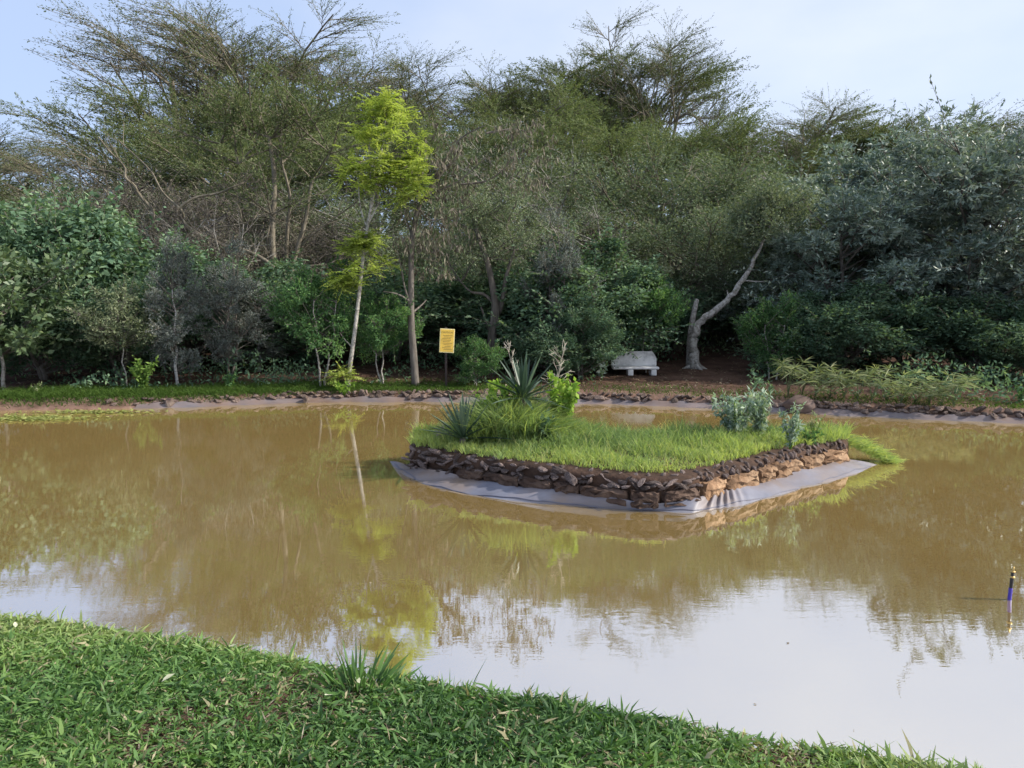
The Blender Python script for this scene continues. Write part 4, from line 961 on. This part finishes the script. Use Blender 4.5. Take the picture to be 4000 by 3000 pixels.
for a in [(-.30, .05), (.28, .0), (.1, -.3)]: T.add([(0, 0, .12), (a[0]*.6, a[1]*.6, .03), (a[0]*1.3, a[1]*1.3, -.06)], [.09, .055, .02], 6)
link('branch', T.mesh('branch', M['pale_bark']), t)
sk = []; P = [dict(seg=4, gn=.18, up=.05, tap=.5), dict(n=(6, 8), s0=.1, ang=.8, len=.55, seg=3, gn=.12, up=0, tap=.4, rr=.5)]
for px, py in [(3010, 880), (2990, 930), (3040, 830), (2960, 900)]:
    for _ in range(5): skeleton(rng, local(at(px, py, Y), t), (rng.normal(), rng.normal(), .6), .9, .02, 0, P, sk)
link('crown', leaves_along(rng, sk, [0, 1], [45, 50], .085, .034, M['fine'], spread=.09, flat=.2), t); link('twig_spray', tubes_from(sk, M['bark'], 'twig_spray', 5), t)
t = root('broken_trunk', 2690, 1440, 20.35, 'short broken pale stem just left of the leaning tree', 'tree stump')
T = Tubes(); p = smooth_line(local(pl([(2695, 1450), (2697, 1340), (2704, 1260), (2722, 1170)], 20.35), t)); p[0, 2] = -.1; T.add(p, np.linspace(.12, .06, len(p)), 8)
link('trunk', T.mesh('trunk', M['pale_bark']), t)
# gnarled grey tree right of the sign
Y = 19.2; t = root('gnarled_tree', 1925, 1480, Y, 'gnarled grey tree with spreading bare boughs right of the sign', 'tree')
T = Tubes()
for pts, r0, r1 in [([(1925, 1500), (1920, 1400), (1925, 1300), (1935, 1210), (1925, 1120), (1900, 1010), (1860, 900)], .15, .05), ([(1940, 1230), (1965, 1170), (1975, 1090), (2010, 980)], .09, .03), ([(1935, 1190), (1890, 1150), (1840, 1140), (1800, 1100)], .05, .012), ([(1950, 1190), (1985, 1150), (2040, 1130), (2060, 1095)], .022, .007), ([(1920, 1320), (1900, 1260), (1880, 1200)], .05, .02)]:
    p = smooth_line(local(pl(pts, Y), t)); p[:, 1] += np.linspace(0, rng.normal()*.3, len(p)); T.add(p, np.linspace(r0, r1, len(p)), 7)
link('trunk', T.mesh('trunk', M['bark']), t)
sk = []; P = [dict(seg=4, gn=.15, up=.03, tap=.5), dict(n=(5, 7), s0=.1, ang=.8, len=.7, seg=3, gn=.1, up=0, tap=.4, rr=.5)]
for px, py in [(1860, 900), (2010, 980), (1800, 1100), (1900, 1010), (1880, 850), (1980, 880), (1830, 960)]:
    for _ in range(5): skeleton(rng, local(at(px, py, Y), t), (rng.normal(), rng.normal(), .5), 1.0, .02, 0, P, sk)
link('crown', leaves_along(rng, sk, [0, 1], [50, 60], .07, .026, M['fine'], spread=.09, flat=.2), t)
link('twig_spray', tubes_from(sk, M['bark'], 'twig_spray', 5), t)
# glossy broad-leaf tree at the left edge
(tm, cm_, lm_) = clump_tree(401, 1.95, 1.12, 1.15, 44, 4600, .16, .080, M['glossy'], M['pale_bark'], .045, .24, shoots=60, leaf_flat=.15, out=.5, lean=.1)
b = at(20, 1530, 16.4); t = tag(empty('glossy_leaf_tree', (b[0], 16.4, hz(b[0], 16.4))), 'tree with large rounded glossy leaves cut by the left edge', 'tree'); link('trunk', tm, t); link('crown', cm_, t); link('limb', lm_, t)
# thin grey-leaved tree
(tm, cm_, lm_) = clump_tree(411, 1.55, .80, .62, 40, 4200, .075, .034, M['grey_tree'], M['pale_bark'], .020, .28, shoots=80, leaf_flat=.3, lean=.15, twigs=5)
b = at(495, 1515, 16.7); t = tag(empty('thin_grey_tree', (b[0], 16.7, hz(b[0], 16.7))), 'thin open tree with pale grey-green leaves left of the ringed trunk', 'tree'); link('trunk', tm, t); link('crown', cm_, t); link('limb', lm_, t)

# ------------------------------------------------------------------ bank weeds, sedges
def weed_mesh(seed, h, R, nst, nleaf, leafL, leafW, mat):
    rng = np.random.default_rng(seed); T = Tubes(); Pp, Dd = [], []
    for s in range(nst):
        a = rng.uniform(0, 6.28); d = np.array([math.cos(a)*R/h*rng.uniform(.2, 1), math.sin(a)*R/h*rng.uniform(.2, 1), 1]); L = h*rng.uniform(.6, 1.05)
        tt = np.linspace(0, 1, 5)[:, None]; p = d*L*tt + np.array([d[0], d[1], 0])*L*.3*tt**2 + rng.normal(size=(5, 3))*.01
        T.add(p, np.linspace(.006, .002, 5), 4); k = nleaf//nst; t = rng.uniform(.15, 1, k)*4; i0 = np.minimum(t.astype(int), 3); f = (t-i0)[:, None]
        Pp.append(p[i0]*(1-f)+p[i0+1]*f); Dd.append(rng.normal(size=(k, 3)) + np.array([0, 0, .35]))
    p = np.concatenate(Pp); d = np.concatenate(Dd); n = len(p)
    v, q = leaf_arrays(rng, p, d, leafL*rng.uniform(.6, 1.3, n), leafW*rng.uniform(.7, 1.3, n), flat=.3)
    return T.mesh('stem', M['weed']), mesh_np('foliage', v, [q], mat, rnd=rng.random(n))
def weed(name, px, py, Y, seed, h, R, nst, nleaf, lL, lW, mat, label, cat='plant', group=None, z=None):
    b = at(px, py, Y); sm_, fm_ = weed_mesh(seed, h, R, nst, nleaf, lL, lW, mat)
    t = tag(empty(name, (b[0], Y, hz(b[0], Y) if z is None else z)), label, cat, group); link('stem', sm_, t); link('foliage', fm_, t); return t
weed('leafy_weed', 555, 1530, 16.2, 501, .70, .32, 16, 620, .085, .042, M['lightgreen'], 'bright yellow-green weed on the bank left of the ringed trunk')
weed('leafy_weed', 905, 1510, 16.5, 502, .36, .20, 6, 90, .10, .045, M['green'], 'small umbrella-shaped green weed right of the ringed trunk')
weed('leafy_weed', 1345, 1510, 16.4, 503, .30, .25, 7, 110, .10, .04, M['weed'], 'small fern-like weed at the foot of the lime sapling')
weed('leafy_weed', 3990, 1560, 14.2, 504, .34, .26, 9, 260, .06, .03, M['green'], 'low green weed on the bank at the right picture edge')
weed('leafy_weed', 140, 1525, 15.6, 505, .22, .16, 8, 90, .07, .02, M['sedge'], 'pale tufted weed on the grass bank below the glossy tree')
weed('leafy_weed', 2350, 1470, 18.2, 506, .45, .2, 5, 60, .12, .05, M['silver'], 'weed with pale pointed leaves at the left end of the bench')
def sedge_mesh(seed):
    rng = np.random.default_rng(seed); T = Tubes(); B, D, Ls = [], [], []
    for s in range(rng.integers(7, 10)):
        a = rng.uniform(0, 6.28); h = rng.uniform(.22, .78); sp = rng.uniform(.06, .45)
        tt = np.linspace(0, 1, 6); p = np.column_stack([math.cos(a)*sp*tt**1.6, math.sin(a)*sp*tt**1.6, h*tt - .12*h*tt**3])
        T.add(p, np.linspace(.007, .004, 6), 4); n = rng.integers(13, 20)
        aa = rng.uniform(0, 6.28, n); D.append(np.column_stack([np.cos(aa), np.sin(aa), rng.uniform(-.5, .9, n)])); B.append(np.tile(p[-1], (n, 1))); Ls.append(rng.uniform(.15, .30, n))
    b = np.concatenate(B); n = len(b); v, q, t = blade_arrays(rng, b, np.concatenate(D), np.concatenate(Ls), rng.uniform(.014, .022, n), rng.uniform(.1, .45, n)); rr = rng.random(n)
    return T.mesh('stem', M['sedge']), mesh_np('leaf_whorl', v, [q, t], M['sedge'], rnd=np.concatenate([rr, rr]))
ORD = 'first second third fourth fifth sixth seventh eighth ninth tenth eleventh twelfth thirteenth'.split()
sed = [sedge_mesh(600+k) for k in range(4)]; rng = np.random.default_rng(61)
for k, px in enumerate([3085, 3140, 3195, 3250, 3305, 3360, 3415, 3470, 3530, 3590, 3640, 3690, 3740]):
    b = at(px, 1570, 15.0); y = float(far(b[0])) + .75 + rng.uniform(-.1, .25); x = (px-2000)/F*y
    t = empty('umbrella_sedge', (x, y, hz(x, y)), (0, 0, rng.uniform(0, 6)), (1, 1, rng.uniform(.7, 1.2)*np.interp(px, [3050, 3750], [1.05, .85])))
    tag(t, ORD[k] + ' umbrella sedge counted from the boulder along the far bank', 'sedge', 'umbrella sedges on the far bank')
    a, c = sed[k % 4]; link('stem', a, t); link('leaf_whorl', c, t)

# ------------------------------------------------------------------ island plants
def yucca(name, loc, label, seed, n, L, trunk, zlo, W=.042, tilt=(0, 0)):
    rng = np.random.default_rng(seed); t = tag(empty(name, loc), label, 'yucca')
    top = np.array(trunk[-1])
    if len(trunk) > 1:
        T = Tubes(); T.add(smooth_line(trunk), np.linspace(.045, .040, (len(trunk)-1)*4+1), 8); link('trunk', T.mesh('trunk', M['bark']), t)
    for k in range(n):
        el = zlo + (1.45-zlo)*((k+.5)/n)**.9 + rng.normal()*.06; az = k*2.39996 + rng.normal()*.15
        d = np.array([math.cos(az)*math.cos(el)+tilt[0], math.sin(az)*math.cos(el)+tilt[1], math.sin(el)]); d /= np.linalg.norm(d)
        l = L*rng.uniform(.8, 1.1); w = W*rng.uniform(.85, 1.1)
        side = nrm(np.cross(d, [0, 0, 1.0])); up = np.cross(side, d); s = np.linspace(0, 1, 6); wd = w*np.array([.55, .8, 1, .9, .55, .02])
        c = top + d*(l*s)[:, None] - np.array([0, 0, 1.0])*(l*.10*(1-abs(d[2]))*s**2)[:, None]
        v = np.concatenate([c - side*wd[:, None]/2 + up*(wd*.22)[:, None], c - up*(wd*.08)[:, None], c + side*wd[:, None]/2 + up*(wd*.22)[:, None]])
        f = [(a_, a_+1, b_+1, b_) for j in range(5) for a_, b_ in ((j, 6+j), (6+j, 12+j))]
        link('leaf', mesh_np('leaf', v, [np.array(f)], M['yucca'], rnd=np.full(len(f), rng.random()), smooth=True), t)
    return t
p0 = at(2085, 1718, 9.35); c0 = at(2045, 1556, 9.35)
base = np.array([p0[0], 9.35, .33])
y1 = yucca('spiky_yucca', tuple(base), 'tall yucca with stiff sword leaves on a short trunk at the top of the island', 701, 34, .60, [(0, 0, -.05), (.0, 0, .2), (c0[0]-base[0]+.015, 0, (c0[2]-.33)*.75), (c0[0]-base[0], 0, c0[2]-.33)], -.22, W=.058)
rng = np.random.default_rng(702); n = 26; tp = np.array([c0[0]-base[0], 0, c0[2]-.36]); az = rng.uniform(0, 6.28, n)
v, q, tt = blade_arrays(rng, np.tile(tp, (n, 1))+rng.normal(size=(n, 3))*.015, np.column_stack([np.cos(az)*.5, np.sin(az)*.5, -np.ones(n)]), rng.uniform(.15, .42, n), rng.uniform(.012, .022, n), rng.uniform(-.1, .2, n)); rr = rng.random(n)*.6
link('dead_leaf', mesh_np('dead_leaf', v, [q, tt], M['straw'], rnd=np.concatenate([rr, rr])), y1)
p = at(1810, 1745, 9.05)
yucca('spiky_yucca', (p[0], 8.98, .33), 'low dark yucca fanning from the ground at the left end of the island', 711, 26, .62, [(0, 0, -.02), (0, 0, .05), (0, 0, .12)], .08, W=.050, tilt=(-.10, -.1))

# rank grass and vines round the tall yucca
rng = np.random.default_rng(721); N = 9000
x = rng.normal(.16, .44, N); y = rng.normal(9.40, .22, N); k = (x > -.80) & (x < 1.0) & (np.abs(y-9.40) < .42); x, y = x[k], y[k]; n = len(x)
L = rng.uniform(.18, .40, n) + .56*np.exp(-((x-.0)/.44)**2)*rng.uniform(.3, 1, n)
v, q, t = blade_arrays(rng, np.column_stack([x, y, np.full(n, .33)]), np.column_stack([rng.normal(size=(n, 2))*.25, np.ones(n)]), L, rng.uniform(.007, .013, n), rng.uniform(.1, .7, n)); rr = np.clip(rng.normal(.42, .22, n), 0, .97)
tag(link('rank_grass', mesh_np('rank_grass', v, [q, t], M['meadow'], rnd=np.concatenate([rr, rr]))), 'tall rank grass heaped round the trunk of the island yucca', kind='stuff')
def island_weed(name, px, py, Y, seed, h, R, nst, nleaf, lL, lW, mat, label):
    return weed(name, px, py, Y, seed, h, R, nst, nleaf, lL, lW, mat, label, z=.325)
island_weed('climbing_vine', 1935, 1700, 9.45, 731, .74, .30, 22, 900, .070, .050, M['weed'], 'lime-green vine heaped at the left of the tall yucca')
island_weed('climbing_vine', 2190, 1700, 9.50, 732, .84, .26, 22, 1000, .075, .055, M['weed'], 'lime-green vine climbing at the right of the tall yucca')
island_weed('leafy_weed', 2130, 1740, 9.0, 733, .38, .11, 9, 150, .10, .060, M['dark'], 'dark broad-leaved weed at the foot of the tall yucca')
island_weed('grey_shrub', 2870, 1700, 9.45, 734, .62, .32, 28, 1300, .090, .030, M['bluegrey'], 'larger pale blue-grey shrub at the back right of the island')
island_weed('grey_shrub', 2965, 1690, 9.6, 738, .60, .20, 16, 600, .090, .030, M['bluegrey'], 'pale blue-grey shrub close behind the larger one on the island')
island_weed('grey_shrub', 3085, 1770, 9.0, 735, .55, .14, 9, 340, .075, .026, M['bluegrey'], 'slim pale blue-grey shrub near the right stones of the island')
island_weed('flowering_weed', 3180, 1720, 9.5, 736, .36, .13, 8, 110, .06, .018, M['sedge'], 'small weed with pale upright buds at the right end of the island')
island_weed('leafy_weed', 3160, 1740, 9.3, 737, .20, .16, 8, 160, .06, .022, M['green'], 'low dark green weed beside the slim grey shrub')
def dry_stalk(px0, py0, px1, py1, Y, seed, label, nb, spread, L):
    rng = np.random.default_rng(seed); a = at(px0, py0, Y); b = at(px1, py1, Y); a[2] = .325
    t = tag(empty('dry_stalk_weed', tuple(a)), label, 'plant'); T = Tubes()
    p = smooth_line([np.zeros(3), (b-a)*.5+rng.normal(size=3)*.02, b-a]); T.add(p, np.linspace(.007, .003, len(p)), 5); link('stem', T.mesh('stem', M['dry_stalk']), t)
    T = Tubes()
    for _ in range(nb):
        s = p[rng.integers(len(p)//2, len(p))]; d = nrm(rng.normal(size=3)*spread + np.array([0, 0, 1.0])); l = L*rng.uniform(.4, 1.1)
        q = np.array([s, s+d*l*.5+rng.normal(size=3)*.01, s+d*l]); T.add(q, [.0034, .003, .002], 4)
        for _ in range(3):
            s2 = q[1] + (q[2]-q[1])*rng.random(); d2 = nrm(d + rng.normal(size=3)*.6); T.add([s2, s2+d2*.035, s2+d2*.08], [.0022, .0034, .0015], 4)
    link('branch', T.mesh('branch', M['dry_stalk']), t)
dry_stalk(2120, 1700, 2195, 1400, 9.6, 741, 'pale dry branching seed stalk right of the tall yucca', 30, .75, .20)
dry_stalk(2060, 1700, 1988, 1380, 9.6, 742, 'pale dry upright seed stalk left of the tall yucca', 20, .35, .13)
dry_stalk(1720, 1760, 1735, 1690, 9.3, 743, 'small dry seed-head weed at the left corner of the island', 18, .9, .10)

# ------------------------------------------------------------------ near bank details
def tussock(px, py, seed, n, L, W, lean, mat, label, name='grass_tussock', rr_=(.2, .6)):
    rng = np.random.default_rng(seed); b = onz(px, py, .34); t = tag(empty(name, (b[0], b[1], hz(b[0], b[1]))), label, 'grass clump')
    az = rng.uniform(0, 6.28, n); r = np.sqrt(rng.random(n))
    base = np.column_stack([np.cos(az)*r*lean*.16, np.sin(az)*r*lean*.10, np.full(n, -.01)])
    d = np.column_stack([np.cos(az)*r*lean, np.sin(az)*r*lean, np.ones(n)])
    v, q, tt = blade_arrays(rng, base, d, rng.uniform(.55, 1.05, n)*L, rng.uniform(.7, 1.2, n)*W, rng.uniform(.0, .25, n)); rr = rng.uniform(*rr_, n)
    link('blade_tuft', mesh_np('blade_tuft', v, [q, tt], mat, rnd=np.concatenate([rr, rr])), t); return t
tussock(1400, 2690, 801, 62, .22, .014, .85, M['lawn'], 'dark tall-bladed grass tussock at the edge of the near bank', rr_=(.0, .5))
tussock(1420, 2705, 805, 60, .13, .013, 1.5, M['lawn'], 'short dark blades spreading at the foot of the tall tussock', rr_=(.0, .35))
tussock(1755, 2650, 802, 7, .26, .006, .7, M['lawn'], 'few thin dark grass stems against the bright water', rr_=(.0, .2))
tussock(3620, 2930, 803, 12, .17, .011, .35, M['lawn'], 'upright dark grass sprig near the lower right corner', rr_=(.0, .3))
rng = np.random.default_rng(811)
lm = []
for k in range(3):
    g = [(-.5, 0, 0), (-.25, .22, .05), (.1, .27, .07), (.5, 0, .02), (.1, -.25, .06), (-.25, -.2, .05), (0, 0, .0)]
    g = np.array(g) + rng.normal(size=(7, 3))*.03
    lm.append(mesh_np('fallen_leaf', g, [np.array([(0, 1, 6), (1, 2, 6), (2, 3, 6), (3, 4, 6), (4, 5, 6), (5, 0, 6)])], M['pale_leaf'], rnd=rng.random(6)))
for px, py, s, lab in [(910, 2515, .085, 'pale folded leaf on the lawn near the water left of the tussock'), (1285, 2732, .055, 'pale leaf on the lawn below the dark tussock'), (655, 2664, .06, 'thin pale leaf on the lawn at left centre'),
                       (870, 2730, .05, 'pale curled leaf on the lawn between thin leaf and tussock'), (60, 2440, .05, 'small pale leaf on the lawn at the far left'), (1400, 2660, .05, 'pale leaf caught in the base of the dark tussock')]:
    p = onz(px, py, .385); t = link('fallen_leaf', lm[rng.integers(3)], None, (p[0], p[1], hz(p[0], p[1])+.045), (rng.normal()*.3, rng.normal()*.3, rng.uniform(0, 6)), (s, s*.8, s)); tag(t, lab, 'leaf', 'fallen leaves on the lawn')
# floating weed at left
n = 900; cx_, cy_ = onz(90, 1637, 0)[:2]
x = np.concatenate([rng.normal(cx_, .55, 600), rng.normal(onz(350, 1612, 0)[0], .6, 300)]); y = np.concatenate([rng.normal(cy_, .16, 600), rng.normal(onz(350, 1612, 0)[1], .10, 300)])
v, q = leaf_arrays(rng, np.column_stack([x, y, rng.uniform(.006, .03, n)]), np.column_stack([rng.normal(size=(n, 2)), rng.uniform(0, .35, n)]), rng.uniform(.06, .11, n), rng.uniform(.04, .07, n), flat=.8)
tag(link('floating_pondweed', mesh_np('floating_pondweed', v, [q], M['floating'], rnd=rng.random(n))), 'yellow-green pondweed floating by the left far bank', kind='stuff')

n = 150; u_ = rng.random(n); x = rng.uniform(-9, 9, n); y = np.where(u_ < .6, far(x) - rng.gamma(1.5, .35, n) - .25, near(x) + .3 + rng.gamma(1.5, .5, n))
v, q = leaf_arrays(rng, np.column_stack([x, y, np.full(n, .004)]), np.column_stack([rng.normal(size=(n, 2)), np.zeros(n)]), rng.uniform(.012, .04, n)*np.interp(y, [4, 14], [.7, 1.8]), rng.uniform(.008, .02, n)*np.interp(y, [4, 14], [.7, 1.8]), flat=.95)
tag(link('floating_leaves', mesh_np('floating_leaves', v, [q], M['thatch'], rnd=rng.random(n))), 'tiny dry leaves floating on the pond', kind='stuff')

# ------------------------------------------------------------------ built things
def box_mesh(name, sx, sy, sz, mat, bev=.006):
    bm = bmesh.new(); bmesh.ops.create_cube(bm, size=1)
    for v_ in bm.verts: v_.co = Vector((v_.co.x*sx, v_.co.y*sy, v_.co.z*sz))
    bmesh.ops.bevel(bm, geom=bm.edges[:], offset=bev, segments=1, affect='EDGES')
    me = bpy.data.meshes.new(name); bm.to_mesh(me); bm.free(); me.materials.append(mat); return me
# notice board
Y = 17.0; c = at(1746, 1331, Y); gz_ = hz(c[0], Y)
sg = tag(empty('notice_sign', (c[0], Y, gz_)), 'yellow notice board on a dark post under the trees', 'sign')
h = c[2]-gz_; tl = math.radians(3)
link('post', box_mesh('post', .05, .05, h+.55, M['post']), sg, (-.03, .05, (h+.25)/2-.1))
pn = link('panel', box_mesh('panel', .325, .012, .53, M['sign_edge'], .003), sg, (0, 0, h), (0, tl, 0))
link('face', box_mesh('face', .295, .004, .495, M['sign_yellow'], .001), pn, (0, -.0085, 0))
fc = bpy.data.curves.new('heading', 'FONT'); fc.body = 'CAUTION'; fc.size = .058; fc.align_x = 'CENTER'; fc.extrude = .0006; fc.materials.append(M['sign_ink'])
tmp = bpy.data.objects.new('heading_curve', fc); hme = bpy.data.meshes.new_from_object(tmp); bpy.data.objects.remove(tmp)
ho = bpy.data.objects.new('heading', hme); COL.objects.link(ho); ho.parent = pn; ho.location = (0, -.0115, .165); ho.rotation_euler = (math.pi/2, 0, 0)
rng = np.random.default_rng(901)
for k in range(10):
    w = rng.uniform(.12, .24); link('text_line', box_mesh('text_line', w, .0012, .009, M['sign_ink'], .0003), pn, (rng.uniform(-.02, .02), -.0113, .115 - k*.034))
# concrete bench
Y = 18.9; b = at(2480, 1480, Y); gz_ = hz(b[0], Y)
bench = tag(empty('concrete_bench', (b[0], Y, gz_)), 'worn white concrete bench under the trees on the far bank', 'bench')
zt = at(2480, 1374, Y)[2]-gz_; zs = at(2480, 1432, Y)[2]-gz_
bm = bmesh.new(); w2 = .56; prof = [(-w2, 0), (w2, 0), (w2, (zt-zs)*.55), (w2-.10, zt-zs), (-w2+.14, zt-zs), (-w2, (zt-zs)*.45)]
f1 = [bm.verts.new((x_, -.04, z_)) for x_, z_ in prof]; f2 = [bm.verts.new((x_, .04, z_)) for x_, z_ in prof]
bm.faces.new(f1); bm.faces.new(f2[::-1])
for k in range(6): bm.faces.new((f1[k], f2[k], f2[(k+1) % 6], f1[(k+1) % 6]))
bmesh.ops.recalc_face_normals(bm, faces=bm.faces[:]); bmesh.ops.bevel(bm, geom=bm.edges[:], offset=.012, segments=2, affect='EDGES')
me = bpy.data.meshes.new('backrest'); bm.to_mesh(me); bm.free(); me.materials.append(M['concrete'])
link('backrest', me, bench, (0, .20, zs), (math.radians(-9), 0, 0))
link('seat', box_mesh('seat', 1.13, .36, .06, M['concrete'], .012), bench, (0, .01, zs-.028))
for x_ in (-.13, .44): link('leg', box_mesh('leg', .13, .34, zs-.06, M['concrete'], .01), bench, (x_, 0, (zs-.06)/2-.005))
# rounded boulder overhanging the liner
Y = float(far(at(3115, 1590, 14.3)[0]))+.12; b = at(3118, 1585, Y)
me = stone_mesh(950, M['boulder'], .40, .28, .21, 4, .05, .8)
for p_ in me.polygons: p_.use_smooth = True
tag(link('boulder', me, None, (b[0], Y, .12), (.1, .12, .3)), 'large rounded brown boulder on the far bank beyond the grey island shrubs', 'boulder')
me = stone_mesh(951, M['bank_stone'], .10, .09, .11, 2, .1)
for px, py, s, lab in [(2985, 1595, 1.1, 'dark stone at the waterline left of the rounded boulder'), (663, 1578, 1.2, 'dark wet stone at the left far waterline below the ringed trunk'), (1195, 1562, .8, 'dark stone at the waterline below the left round shrub'), (1598, 1556, .7, 'small dark stone at the waterline below the straight grey trunk')]:
    p = onz(px, py, .06); tag(link('waterside_stone', me, None, tuple(p), (rng.normal()*.3, rng.normal()*.3, rng.uniform(0, 6)), (s*1.2, s, s)), lab, 'stone')
# fountain nozzle pipe
p = onz(3943, 2343, 0); ft_o = tag(empty('fountain_pipe', tuple(p), (0, math.radians(3), 0)), 'thin blue and black fountain pipe with brass nozzle standing in the water', 'pipe')
def lathe(name, prof, mat, k=14):
    T = Tubes(); T.add([(0, 0, z_) for r_, z_ in prof], [r_ for r_, z_ in prof], k); return T.mesh(name, mat)
link('lower_pipe', lathe('lower_pipe', [(.0125, -.3), (.0125, .084)], M['pipe_blue']), ft_o)
link('upper_pipe', lathe('upper_pipe', [(.0105, .080), (.0115, .12), (.0115, .158)], M['pipe_black']), ft_o)
link('collar', lathe('collar', [(.010, .155), (.0185, .158), (.0185, .166), (.010, .170)], M['brass']), ft_o)
link('nozzle_neck', lathe('nozzle_neck', [(.012, .168), (.009, .182), (.0125, .196)], M['pipe_black']), ft_o)
link('collar', lathe('collar', [(.010, .194), (.0165, .197), (.0165, .203), (.009, .206)], M['brass']), ft_o)
link('nozzle', lathe('nozzle', [(.0085, .204), (.0075, .232)], M['brass']), ft_o)
